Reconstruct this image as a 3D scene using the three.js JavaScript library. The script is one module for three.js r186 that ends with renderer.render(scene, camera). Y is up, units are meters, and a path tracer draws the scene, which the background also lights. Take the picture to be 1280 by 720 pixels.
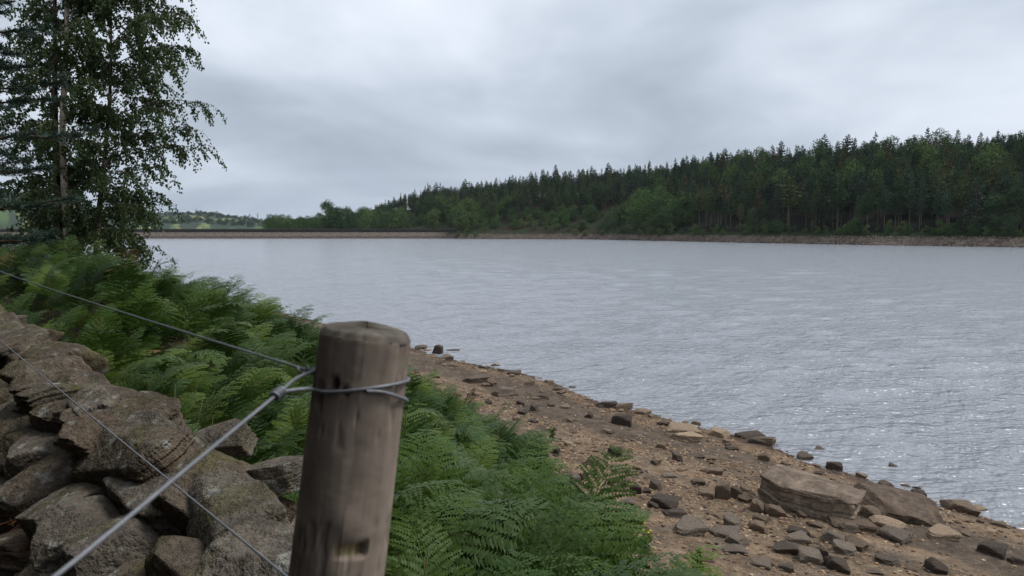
import * as THREE from 'three';
import { mergeGeometries, mergeVertices } from 'three/addons/utils/BufferGeometryUtils.js';

/* ---------- camera, sky, sun, exposure ---------- */
const V = (x, y, z) => new THREE.Vector3(x, y, z);
const F = 914, HORIZON = 286, EYE = 5;            // focal length in photo pixels, horizon row, eye above the water
const scene = new THREE.Scene();
const camera = new THREE.PerspectiveCamera(2 * Math.atan(360 / F) * 180 / Math.PI, 16 / 9, 0.05, 9000);
const PITCH = Math.atan((360 - HORIZON) / F);
camera.position.set(0, EYE, 0);
camera.rotation.x = -PITCH;
camera.updateMatrixWorld(true);
camera.focus = 9;
camera.userData.fStop = camera.getFocalLength() / 3.0;
const renderer = new THREE.WebGLRenderer();
renderer.toneMapping = THREE.LinearToneMapping;
renderer.toneMappingExposure = 1.42;
renderer.shadowMap.enabled = true;

const rngOf = (seed) => { let a = seed >>> 0; return () => { a = (a + 0x6D2B79F5) | 0; let t = Math.imul(a ^ (a >>> 15), 1 | a); t = (t + Math.imul(t ^ (t >>> 7), 61 | t)) ^ t; return ((t ^ (t >>> 14)) >>> 0) / 4294967296; }; };
const hash = (x, y, z) => { let h = Math.imul(x, 374761393) ^ Math.imul(y, 668265263) ^ Math.imul(z, 2147483647 - 1274126177); h = Math.imul(h ^ (h >>> 13), 1274126177); h = Math.imul(h ^ (h >>> 15), 2246822519); return ((h ^ (h >>> 16)) >>> 0) / 4294967296; };
const noise = (x, y = 0, z = 0) => {               // value noise, 0 to 1
  const xi = Math.floor(x), yi = Math.floor(y), zi = Math.floor(z); let u = x - xi, v = y - yi, w = z - zi;
  u = u * u * (3 - 2 * u); v = v * v * (3 - 2 * v); w = w * w * (3 - 2 * w);
  const l = (a, b, t) => a + (b - a) * t;
  const h = (i, j, k) => hash(xi + i, yi + j, zi + k);
  return l(l(l(h(0, 0, 0), h(1, 0, 0), u), l(h(0, 1, 0), h(1, 1, 0), u), v), l(l(h(0, 0, 1), h(1, 0, 1), u), l(h(0, 1, 1), h(1, 1, 1), u), v), w);
};
const fbm = (x, y = 0, z = 0, o = 4) => { let s = 0, a = 0.5, t = 0; for (let i = 0; i < o; i++) { s += a * noise(x, y, z); t += a; a *= 0.5; x = x * 2.03 + 11.3; y = y * 2.03 + 5.7; z = z * 2.03 + 3.1; } return s / t; };
const noise2 = (x, y, seed) => { const xi = Math.floor(x), yi = Math.floor(y); let u = x - xi, v = y - yi; u = u * u * (3 - 2 * u); v = v * v * (3 - 2 * v); const a = hash(xi, yi, seed), b = hash(xi + 1, yi, seed), c = hash(xi, yi + 1, seed), d = hash(xi + 1, yi + 1, seed); return a + (b - a) * u + (c - a) * v + (a - b - c + d) * u * v; };
const fbm2 = (x, y, seed = 0, o = 4) => { let s = 0, a = 0.5, t = 0; for (let i = 0; i < o; i++) { s += a * noise2(x, y, seed * 7 | 0); t += a; a *= 0.5; x = x * 2.03 + 11.3; y = y * 2.03 + 5.7; } return s / t; };
const clamp = (x, a = 0, b = 1) => Math.min(b, Math.max(a, x));
const smooth = (x, a, b) => { const t = clamp((x - a) / (b - a)); return t * t * (3 - 2 * t); };
const lerp = (a, b, t) => a + (b - a) * t;
const interp = (pts, x) => { if (x <= pts[0][0]) return pts[0][1]; for (let i = 1; i < pts.length; i++) if (x <= pts[i][0]) { const [a, b] = pts[i - 1], [c, d] = pts[i]; return b + (d - b) * (x - a) / (c - a); } return pts[pts.length - 1][1]; };

{ // the overcast sky, computed
  const W = 2048, Hh = 1024, data = new Float32Array(W * Hh * 4);
  for (let r = 0; r < Hh; r++) {
    const up = ((r + 0.5) / Hh - 0.5) * Math.PI, y = Math.sin(up);
    for (let c = 0; c < W; c++) {
      const k = (r * W + c) * 4, round = ((c + 0.5) / W - 0.5) * 2 * Math.PI, x = Math.cos(round) * Math.cos(up), z = Math.sin(round) * Math.cos(up);
      let L = 0.55, b = 0;
      if (y > -0.02) {
        const yy = Math.max(y, 0) + 0.16, u = x / yy, v = z / yy;
        const wx = fbm2(u * 0.7 + 3, v * 0.7, 1, 2) - 0.5, wz = fbm2(u * 0.7, v * 0.7 + 9, 7, 2) - 0.5;
        const big = fbm2(u * 0.5 + wx * 0.8 + 21.3, v * 0.55 + wz * 0.8 + 4.4, 2.5, 6);
        const fine = fbm(x * 3.4 + wx * 0.7 + 7, y * 8 + wz * 0.8, z * 3.4 + 5.5, 6);
        const streak = fbm2(u * 0.5 + wx, v * 2.4 + wz * 0.6 + 2, 9.5, 6);
        L = 0.5 + 0.42 * (big - 0.5) + 0.72 * (fine - 0.5) + 0.08 * (streak - 0.5);
        L += 0.09 * smooth(y, 0.1, 0.5);
        L = (0.44 + 0.56 * smooth(L, 0.20, 0.86)) * (0.9 + 0.28 * smooth(y, 0.08, 0.6));
        L = lerp(L, 0.57 + 0.4 * (streak - 0.5) + 0.2 * (fine - 0.5), 0.6 * (1 - smooth(y, 0.0, 0.1)));
        b = clamp((0.8 - L) * 0.3, -0.06, 0.1);
      }
      L *= 0.77; data[k] = L * (0.91 - b * 0.6); data[k + 1] = L * 0.985; data[k + 2] = L * (1.11 + b * 0.5); data[k + 3] = 1;
    }
  }
  const sky = new THREE.DataTexture(data, W, Hh, THREE.RGBAFormat, THREE.FloatType);
  sky.mapping = THREE.EquirectangularReflectionMapping; sky.magFilter = THREE.LinearFilter; sky.needsUpdate = true;
  scene.background = sky; scene.environment = sky;
}
const sun = new THREE.DirectionalLight(new THREE.Color(1, 0.97, 0.92), 1.5);
sun.position.set(75, 120, -5); sun.castShadow = true; sun.shadow.radius = 30;
Object.assign(sun.shadow.camera, { left: -120, right: 120, top: 120, bottom: -120, near: 1, far: 600 });
scene.add(sun); scene.add(sun.target);
scene.fog = new THREE.FogExp2(new THREE.Color(0.78, 0.86, 1.0), 0.00005);

/* ---------- helpers ---------- */
const taken = new Map();
const numbered = (name) => { const n = taken.get(name) || 0; taken.set(name, n + 1); return n ? name + '_' + String(n).padStart(3, '0') : name; };
function tag(o, label, category, group, kind) { if (label) o.userData.label = label; if (category) o.userData.category = category; if (group) o.userData.group = group; if (kind) o.userData.kind = kind; return o; }
function shade(o) { o.traverse((c) => { if (c.isMesh) { c.castShadow = true; c.receiveShadow = true; } }); return o; }
function mesh(name, geo, mat, parent) { const m = new THREE.Mesh(geo, mat); m.name = name; m.castShadow = m.receiveShadow = true; if (parent) parent.add(m); return m; }
function topMesh(name, geo, mat, label, category, group, kind) { const m = mesh(numbered(name), geo, mat, scene); return tag(m, label, category, group, kind); }
function thing(name, label, category, group) { const g = new THREE.Group(); g.name = numbered(name); scene.add(g); return tag(g, label, category, group); }
function copyOf(root, label, group) { const r = root.clone(); r.name = numbered(root.name.replace(/_\d{3}$/, '')); r.userData = { ...root.userData }; if (label) r.userData.label = label; if (group) r.userData.group = group; scene.add(r); return r; }
const toWorld = (v) => v.applyMatrix4(camera.matrixWorld);
function dirOf(px, py) { return V((px - 640) / F, -(py - 360) / F, -1).transformDirection(camera.matrixWorld); }
function atDepth(px, py, d) { return toWorld(V((px - 640) / F * d, -(py - 360) / F * d, -d)); }        // d metres ahead of the lens
function atHeight(px, py, y) { const d = dirOf(px, py), t = (y - EYE) / d.y; return V(d.x * t, y, d.z * t); }
const proj = (v) => { const q = v.clone().applyMatrix4(camera.matrixWorldInverse); return [640 - q.x / q.z * F, 360 + q.y / q.z * F, -q.z]; };
camera.matrixWorldInverse.copy(camera.matrixWorld).invert();

// the shore frame: s runs along the wall and the waterline, p runs from the camera side towards the water
const TH = 41 * Math.PI / 180, SIN = Math.sin(TH), COS = Math.cos(TH);
const spToXZ = (s, p) => [-SIN * s + COS * p, -COS * s - SIN * p];
const xzToSP = (x, z) => [-SIN * x - COS * z, COS * x - SIN * z];

/* ---------- textures ---------- */
function tex(w, h, f, srgb = false, rep = 1) {
  const d = new Uint8Array(w * h * 4);
  for (let j = 0; j < h; j++) for (let i = 0; i < w; i++) { const c = f(i / w, j / h), k = (j * w + i) * 4; const a = typeof c === 'number' ? [c, c, c] : c; for (let m = 0; m < 3; m++) d[k + m] = clamp(a[m]) * 255; d[k + 3] = 255; }
  const t = new THREE.DataTexture(d, w, h); t.wrapS = t.wrapT = THREE.RepeatWrapping; t.magFilter = THREE.LinearFilter; t.minFilter = THREE.LinearMipmapLinearFilter; t.repeat.set(rep, rep); if (srgb) t.colorSpace = THREE.SRGBColorSpace; t.needsUpdate = true; return t;
}
const tnoise = (u, v, n, seed) => { // tiling value noise
  const x = u * n, y = v * n, xi = Math.floor(x), yi = Math.floor(y); let a = x - xi, b = y - yi; a = a * a * (3 - 2 * a); b = b * b * (3 - 2 * b);
  const m = (k) => ((k % n) + n) % n, h = (i, j) => hash(m(xi + i), m(yi + j), seed);
  return lerp(lerp(h(0, 0), h(1, 0), a), lerp(h(0, 1), h(1, 1), a), b);
};
const tfbm = (u, v, n, o, seed, g = 0.55) => { let s = 0, a = 1, t = 0; for (let i = 0; i < o; i++) { s += a * tnoise(u, v, n, seed + i); t += a; a *= g; n *= 2; } return s / t; };
const rockTint = tex(512, 512, (u, v) => { const g = tfbm(u, v, 8, 6, 1, 0.75), sp = tnoise(u, v, 200, 9); return 0.78 + 0.55 * (g - 0.5) - (sp > 0.86 ? 0.16 : 0) + (sp < 0.1 ? 0.14 : 0); }, true);
const rockBump = tex(512, 512, (u, v) => { const g = tfbm(u, v, 8, 6, 21, 0.72), pit = tnoise(u, v, 90, 31); return 0.5 + 0.9 * (g - 0.5) - (pit > 0.82 ? 0.2 * (pit - 0.82) / 0.18 : 0); });
const soilTint = tex(768, 768, (u, v) => { const g = tfbm(u, v, 10, 6, 41, 0.85), sp = tnoise(u, v, 256, 49), s2 = tnoise(u, v, 340, 55); const k = 0.72 + 0.75 * (g - 0.5) + (sp > 0.8 ? 0.2 : 0) - (s2 > 0.82 ? 0.22 : 0); return [k, k * (0.985 + 0.04 * sp), k * (0.95 + 0.1 * s2)]; }, true);
const soilBump = tex(768, 768, (u, v) => tfbm(u, v, 16, 5, 61, 0.9));
const rip = (() => { const R = rngOf(77), o = []; for (let i = 0; i < 40; i++) { const a = (R() - 0.5) * 1.9 + 1.45, k = 9 + 62 * Math.pow(R(), 1.5), kx = Math.round(Math.cos(a) * k), ky = Math.round(Math.sin(a) * k), m = Math.hypot(kx, ky) || 1; o.push([kx * 6.28318, ky * 6.28318, R() * 6.283, 1 / Math.pow(m, 0.85)]); } return o; })();
const waterNormal = tex(768, 768, (u, v) => { // slopes of ripples with whole numbers of crests, so that the tile closes
  let p = 0, q = 0; const a = u + 0.022 * tnoise(u, v, 9, 101) + 0.008 * tnoise(u, v, 30, 103), b = v + 0.022 * tnoise(u, v, 9, 102) + 0.008 * tnoise(u, v, 30, 104), g = 0.85 + 0.4 * tnoise(u, v, 5, 105);
  for (const [kx, ky, ph, am] of rip) { const c = am * Math.cos(kx * a + ky * b + ph); p += kx * c; q += ky * c; }
  p *= 0.0074 * g; q *= 0.0074 * g; const m = 1 / Math.sqrt(1 + p * p + q * q); return [0.5 - 0.5 * p * m, 0.5 - 0.5 * q * m, 0.5 + 0.5 * m];
});
const grainTint = tex(256, 512, (u, v) => { const w = tfbm(u, v * 1, 6, 4, 71), g = tnoise(u + 0.02 * w, v * 0.08, 128, 73), g2 = tfbm(u, v * 0.25, 32, 4, 75); const b = tfbm(u * 0.5, v, 24, 4, 79); return 0.78 + 0.07 * (g - 0.5) + 0.1 * (g2 - 0.5) + 0.3 * (w - 0.5) + 0.26 * (b - 0.5); }, true);
const grainBump = tex(256, 512, (u, v) => 0.5 + 0.5 * (tfbm(u, v * 0.2, 48, 4, 81) - 0.5) + 0.55 * (tfbm(u * 0.4, v, 32, 4, 83) - 0.5));
const birchTint = tex(256, 512, (u, v) => { const m = tfbm(u, v * 3, 6, 4, 91), l = tnoise(u * 0.6, v, 64, 93); const dark = m > 0.6 ? 0.35 : l > 0.84 ? 0.45 : 1; const k = (0.6 + 0.3 * tfbm(u, v, 8, 4, 95)) * dark; return [k, k * 0.96, k * 0.9]; }, true);

/* ---------- materials ---------- */
const lin = (r, g, b) => new THREE.Color().setRGB(r, g, b);
const std = (o) => o.metalness ? new THREE.MeshStandardMaterial({ roughness: 0.9, ...o }) : new THREE.MeshPhysicalMaterial({ roughness: 0.9, specularIntensity: 0.3, ...o });
const rockMat = std({ color: lin(1.15, 1.15, 1.15), vertexColors: true, map: rockTint, bumpMap: rockBump, bumpScale: 0.03, roughness: 0.95 });
const stoneMat = (r, g, b, rough = 0.88) => std({ color: lin(r, g, b).multiplyScalar(1.5), map: rockTint, bumpMap: rockBump, bumpScale: 0.02, roughness: rough });
const leafMat = (r, g, b, rough = 0.55, t = 0.32) => new THREE.MeshPhysicalMaterial({ color: lin(r, g, b), roughness: rough, transmission: t, thickness: 0, specularIntensity: 0.28 });
const farLeaf = (r, g, b) => std({ color: lin(r, g, b), roughness: 0.95 });

/* ---------- stone shapes ---------- */
const icos = new Map();
function ico(detail) { if (!icos.has(detail)) { const g = new THREE.IcosahedronGeometry(1, detail); g.deleteAttribute('uv'); g.deleteAttribute('normal'); icos.set(detail, mergeVertices(g, 1e-4)); } return icos.get(detail); }
function boxUV(g, scale = 1) {
  const p = g.attributes.position, uv = new Float32Array(p.count * 2), a = V(), b = V(), c = V(), n = V();
  for (let i = 0; i < p.count; i += 3) {
    a.fromBufferAttribute(p, i); b.fromBufferAttribute(p, i + 1); c.fromBufferAttribute(p, i + 2); n.crossVectors(b.clone().sub(a), c.clone().sub(a));
    const ax = Math.abs(n.x), ay = Math.abs(n.y), az = Math.abs(n.z);
    [a, b, c].forEach((v, k) => { const q = ax > ay && ax > az ? [v.z, v.y] : ay > az ? [v.x, v.z] : [v.x, v.y]; uv[(i + k) * 2] = q[0] * scale; uv[(i + k) * 2 + 1] = q[1] * scale; });
  }
  g.setAttribute('uv', new THREE.BufferAttribute(uv, 2)); return g;
}
// a block cut by planes, edges worn, with bedding ledges; size is full width, height, depth
function stoneGeo(seed, [w, h, d], { detail = 9, cuts = 5, k = 16, rough = 0.05, strata = 0.04, flat = false, jitter = 0.16, grit = 0, paint = null, uvScale = 1.4 } = {}) {
  const R = rngOf(seed), planes = [], base = ico(detail), pos = base.attributes.position;
  for (const [x, y, z] of [[1, 0, 0], [-1, 0, 0], [0, 1, 0], [0, -1, 0], [0, 0, 1], [0, 0, -1]]) planes.push([V(x + (R() - 0.5) * 2 * jitter, y + (R() - 0.5) * 1.3 * jitter, z + (R() - 0.5) * 2 * jitter).normalize(), 1 - R() * 0.12]);
  for (let i = 0; i < cuts; i++) { const n = V(R() - 0.5, (R() - 0.35) * 0.9, R() - 0.5).normalize(); const e = Math.abs(n.x) + Math.abs(n.y) + Math.abs(n.z); planes.push([n, e * (0.56 + 0.26 * R())]); }
  const out = new Float32Array(pos.count * 3), u = V(), o = R() * 50, col = [];
  for (let i = 0; i < pos.count; i++) {
    u.fromBufferAttribute(pos, i); let sum = 0;
    for (const [n, dd] of planes) { const t = n.dot(u) / dd; if (t > 0) sum += Math.pow(t, k); }
    let r = Math.pow(sum, -1 / k);
    let x = u.x * r, y = u.y * r, z = u.z * r;
    const X = x * w, Y = y * h, Z = z * d, m = Math.max(w, h, d), f = 3.2 / m;
    let q = (fbm(X * f + o, Y * f, Z * f + o, 4) - 0.5) * 2 * rough + (fbm(X * f * 4 + o, Y * f * 4, Z * f * 4, 3) - 0.5) * rough * 0.8 + (grit ? (fbm(X * 34 + o, Y * 34, Z * 34, 3) - 0.5) * grit / m : 0);
    const lay = Y / h * 5 + fbm(X * f * 0.5 + o, 3, Z * f * 0.5, 2) * 2.4, fr = lay - Math.floor(lay);
    const ledge = (hash(Math.floor(lay), seed, 3) - 0.5) * 2 * strata - strata * 1.5 * Math.exp(-Math.pow((fr - 0.5) / 0.07, 2) * 2) * (hash(Math.floor(lay), seed, 5) > 0.4 ? 1 : 0);
    const side = 1 - Math.abs(u.y) * Math.abs(u.y);
    const g = 1 + q; x *= g + ledge * side; y *= g; z *= g + ledge * side;
    out[i * 3] = x * w / 2; out[i * 3 + 1] = y * h / 2; out[i * 3 + 2] = z * d / 2;
  }
  let g = new THREE.BufferGeometry(); g.setAttribute('position', new THREE.BufferAttribute(out, 3)); g.setIndex(base.index);
  if (!flat) g.computeVertexNormals();
  if (paint) { const c = new Float32Array(pos.count * 3); for (let i = 0; i < pos.count; i++) { const q = paint(out[i * 3], out[i * 3 + 1], out[i * 3 + 2], seed); c[i * 3] = q[0]; c[i * 3 + 1] = q[1]; c[i * 3 + 2] = q[2]; } g.setAttribute('color', new THREE.BufferAttribute(c, 3)); }
  g = g.toNonIndexed(); if (flat) g.computeVertexNormals();
  return boxUV(g, uvScale);
}

/* ---------- the near shore ---------- */
const waterline = [[1330, 676], [1280, 658], [1213, 641], [1155, 621], [1099, 604], [1054, 590], [1020, 580], [967, 558], [907, 543], [853, 530], [813, 519], [780, 512], [747, 502], [726, 491], [655, 467], [601, 457], [563, 450], [520, 436], [400, 403], [365, 394], [325, 386]]
  .map(([x, y]) => { const q = atHeight(x, y, 0); return xzToSP(q.x, q.z); }).sort((a, b) => a[0] - b[0]);
const last = waterline[waterline.length - 1];
const shoreP = (s) => s < waterline[0][0] ? waterline[0][1] + (waterline[0][0] - s) * 0.02 : s > last[0] ? lerp(last[1], 17, smooth(s, last[0], last[0] + 80)) + 1.5 * Math.sin((s - last[0]) * 0.035) : interp(waterline, s);
const bankProfile = [[-80, 6.5], [-20, 3.9], [-4, 3.4], [0.6, 3.35], [1.3, 3.0], [2.5, 2.45], [4, 1.75], [5.5, 1.2], [7, 0.92], [8.2, 0.78]];
function groundH(s, p) {
  const sp = shoreP(s), e = sp - p;                 // e: metres landward of the waterline
  const edge = 8.2;
  let y;
  if (p < edge) { y = interp(bankProfile, p); const rise = 1.5 * smooth(s, 4, 15) * smooth(p, 1.0, 3.2) * (1 - smooth(p, 5.2, 8.2)); y += rise; }
  else if (e > 0) { const t = (p - edge) / (sp - edge); y = 0.78 * (1 - t) * (1 - 0.25 * t); }
  else y = Math.max(-5.2, 0.11 * e);
  if (p > 6) {
    const a = smooth(p, 6, 8.5) * (e > -3 ? 1 : 0.3);
    y += a * (0.10 * (fbm2(s * 0.35, p * 0.5, 1, 3) - 0.5) + 0.05 * (fbm2(s * 1.3, p * 1.6, 4, 3) - 0.5)) * smooth(Math.abs(e), 0, 2.5);
    y += a * 0.028 * Math.sin(e * 3.3 + 2.5 * fbm2(s * 0.2, p * 0.1, 15, 2)) * smooth(e, 0.2, 1.4) * (1 - smooth(e, 3.4, 5));
    y += a * 0.022 * (fbm2(s * 5, p * 5, 8, 3) - 0.5);
    y += 0.05 * (fbm2(s * 0.8, 0.5, 3, 3) - 0.5) * (1 - smooth(Math.abs(e), 0.2, 2.0));
  } else y += 0.14 * (fbm2(s * 0.7, p * 0.7, 6, 3) - 0.5) * smooth(Math.abs(p - 0.7), 0.6, 2);
  return y;
}
const groundAt = (x, z) => groundH(...xzToSP(x, z));
function onGround(px, py, lift = 0) { const d = dirOf(px, py); let t = 1.6; for (; t < 120; t += 0.04) { const x = d.x * t, z = d.z * t; if (EYE + d.y * t <= Math.max(groundAt(x, z), -0.25) + lift) break; } return V(d.x * t, EYE + d.y * t - lift, d.z * t); }

function gridGeo(ss, ps, h, paint, uvs = 0.4) {
  const n = ss.length, m = ps.length, pos = new Float32Array(n * m * 3), col = new Float32Array(n * m * 3), uv = new Float32Array(n * m * 2), idx = [];
  for (let i = 0; i < n; i++) for (let j = 0; j < m; j++) {
    const k = i * m + j, [x, z] = spToXZ(ss[i], ps[j]), y = h(ss[i], ps[j]);
    pos.set([x, y, z], k * 3); col.set(paint(ss[i], ps[j], y), k * 3); uv.set([ss[i] * uvs, ps[j] * uvs], k * 2);
    if (i && j) { const a = k - m - 1, b = k - 1, c = k, e = k - m; idx.push(a, b, c, a, c, e); }
  }
  const g = new THREE.BufferGeometry(); g.setAttribute('position', new THREE.BufferAttribute(pos, 3)); g.setAttribute('color', new THREE.BufferAttribute(col, 3)); g.setAttribute('uv', new THREE.BufferAttribute(uv, 2)); g.setIndex(idx); g.computeVertexNormals();
  if (g.attributes.normal.getY(0) < 0) { for (let i = 0; i < idx.length; i += 3) { const t = idx[i]; idx[i] = idx[i + 1]; idx[i + 1] = t; } g.setIndex(idx); g.computeVertexNormals(); }
  return g;
}
const span = (a, b, st) => { const o = []; const n = Math.round((b - a) / st); for (let i = 0; i <= n; i++) o.push(a + (b - a) * i / n); return o; };
const siltAt = (s, p) => { const e = shoreP(s) - p; return clamp(smooth(e + 1.6 * (fbm2(s * 0.35, p * 0.4, 2, 3) - 0.5), 0.5, 1.1) * (1 - smooth(e + 2.2 * (fbm2(s * 0.3, p * 0.35, 12, 3) - 0.5), 2.4, 3.3))); };
function shorePaint(s, p) {
  const e = shoreP(s) - p, silt = siltAt(s, p), n = fbm2(s * 0.9, p * 1.1, 3, 4), n2 = fbm2(s * 3.1, p * 3.1, 13, 3);
  let c = [0.205, 0.147, 0.1].map((v, i) => v * lerp(0.72, 1.28, n) * lerp(0.82, 1.2, n2) * (1 + (i === 0 ? 0.1 : i === 2 ? -0.1 : 0) * (n2 - 0.5) * 2));
  const g = [0.112, 0.085, 0.066].map((v) => v * lerp(0.75, 1.25, n2));
  c = c.map((v, i) => lerp(v, g[i], silt * 0.85));
  const wet = 1 - smooth(e + 0.6 * (n2 - 0.5) + 0.7 * (n - 0.5), 0.12, 0.6);   // wet margin at the waterline
  c = c.map((v, i) => lerp(v, [0.1, 0.068, 0.05][i] * lerp(0.8, 1.2, n2), wet));
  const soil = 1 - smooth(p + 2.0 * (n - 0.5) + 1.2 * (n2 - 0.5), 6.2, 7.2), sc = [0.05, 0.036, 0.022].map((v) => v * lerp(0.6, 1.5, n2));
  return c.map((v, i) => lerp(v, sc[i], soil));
}
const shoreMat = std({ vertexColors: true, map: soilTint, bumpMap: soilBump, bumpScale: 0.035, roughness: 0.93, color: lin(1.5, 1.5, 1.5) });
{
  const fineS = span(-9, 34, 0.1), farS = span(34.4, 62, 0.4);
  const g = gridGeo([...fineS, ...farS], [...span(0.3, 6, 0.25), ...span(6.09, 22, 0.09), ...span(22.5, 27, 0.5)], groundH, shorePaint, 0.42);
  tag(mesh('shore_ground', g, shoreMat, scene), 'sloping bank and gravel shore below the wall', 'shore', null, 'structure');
  const coarse = gridGeo(span(-60, 420, 4), [...span(-80, -4, 4), ...span(-3, 60, 1.5)], (s, p) => (s > -12 && s < 64 && p > -1 && p < 29) ? Math.min(groundH(s, p) - 0.6, p > 6 ? -1 : 9) : groundH(s, p) - 0.02, shorePaint, 0.42);
  tag(mesh('woodland_bank', coarse, shoreMat, scene), 'brown bank running on behind the wall and along the reservoir', 'bank', null, 'structure');
}

/* ---------- water ---------- */
{
  const RW = rngOf(5), waves = [];
  const wind = 1.25; // the way the ripples travel, from ahead on the left towards the near shore
  for (let i = 0; i < 34; i++) { const a = wind + (RW() + RW() - 1) * 0.95, L = 0.34 * Math.pow(10, RW() * 0.95), k = 6.283 / L; waves.push([Math.cos(a) * k, Math.sin(a) * k, RW() * 6.283, 0.0062 * Math.pow(L, 1.05), L]); }
  for (let i = 0; i < 14; i++) { const a = wind + (RW() - 0.5) * 1.3, L = 2.6 + 6.5 * RW() * RW(), k = 6.283 / L; waves.push([Math.cos(a) * k, Math.sin(a) * k, RW() * 6.283, 0.0045 * Math.pow(L, 0.6), L]); }
  const bearings = span(-52, 52, 0.2), rs = []; for (let r = 8; r < 520; r += Math.max(0.07, r * 0.0068)) rs.push(r);
  const n = bearings.length, m = rs.length, pos = new Float32Array(n * m * 3), uv = new Float32Array(n * m * 2), idx = [];
  for (let i = 0; i < n; i++) for (let j = 0; j < m; j++) {
    const a = bearings[i] * Math.PI / 180, r = rs[j], x = Math.sin(a) * r, z = -Math.cos(a) * r, cell = Math.max(r * 0.0068, 0.07); let y = 0;
    const [s, p] = xzToSP(x, z), shallow = s < 80 ? smooth(p - shoreP(s), -0.2, 2.5) * 0.8 + 0.2 : 1;
    const gust = 0.55 + 0.4 * fbm2(x * 0.05, z * 0.05, 3, 3), wx = x + 1.1 * (fbm2(x * 0.4, z * 0.4, 11, 2) - 0.5), wz = z + 1.1 * (fbm2(x * 0.4 + 50, z * 0.4, 12, 2) - 0.5);
    for (const [kx, kz, ph, am, L] of waves) { const w = smooth(L / cell, 2.2, 5); if (w > 0) y += w * am * Math.sin(kx * wx + kz * wz + ph); }
    const k = i * m + j; pos.set([x, y * shallow * gust, z], k * 3); uv.set([x / 7.3, z / 7.3], k * 2);
    if (i && j) { const A = k - m - 1, B = k - 1, C = k, D = k - m; idx.push(A, C, B, A, D, C); }
  }
  const g = new THREE.BufferGeometry(); g.setAttribute('position', new THREE.BufferAttribute(pos, 3)); g.setAttribute('uv', new THREE.BufferAttribute(uv, 2)); g.setIndex(idx); g.computeVertexNormals();
  if (g.attributes.normal.getY(5) < 0) { for (let i = 0; i < idx.length; i += 3) { const t = idx[i]; idx[i] = idx[i + 1]; idx[i + 1] = t; } g.setIndex(idx); g.computeVertexNormals(); }
  const water = new THREE.MeshPhysicalMaterial({ color: lin(0.66, 0.71, 0.78), roughness: 0.17, transmission: 0.64, thickness: 1, ior: 1.33, attenuationColor: lin(0.42, 0.36, 0.3), attenuationDistance: 0.55, normalMap: waterNormal });
  tag(mesh('water', g, water, scene), 'rippled grey reservoir water', 'water', null, 'structure');
  const bed = new THREE.CircleGeometry(8000, 64); bed.rotateX(-Math.PI / 2); bed.translate(0, -5.6, 0);
  tag(mesh('ground', bed, std({ color: lin(0.06, 0.05, 0.04) }), scene), 'valley floor under and beyond the water', 'ground', null, 'structure');
}

/* ---------- far land: dam, hillside, distant hills ---------- */
const bankZ = (px) => interp([[430, 420], [560, 376], [600, 360], [740, 345], [920, 266], [1090, 224], [1280, 196], [1500, 170], [1900, 140]], px);
const crestH = (px) => interp([[200, 2], [330, 3], [380, 5], [430, 9], [470, 14], [500, 18], [600, 21], [700, 26.5], [800, 28], [900, 31], [1000, 30], [1100, 31.5], [1280, 33.5], [1600, 36]], px);
function hillH(px, z) { // px: the bearing as a photo column, z: metres ahead
  const q = z - bankZ(px); if (q < 0) return Math.max(-5.4, q * 0.45);
  const t = clamp((q - 5) / 115); return 2.9 * smooth(q, -0.5, 5) + (crestH(px) - 3 - 2.5 * smooth(px, 1000, 1250)) * Math.sin(t * Math.PI / 2) * (q < 120 ? 1 : 1 - 0.5 * smooth(q, 120, 420)) + 0.8 * (fbm(px * 0.02, z * 0.05, 2, 3) - 0.5) * smooth(q, 3, 12);
}
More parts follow.
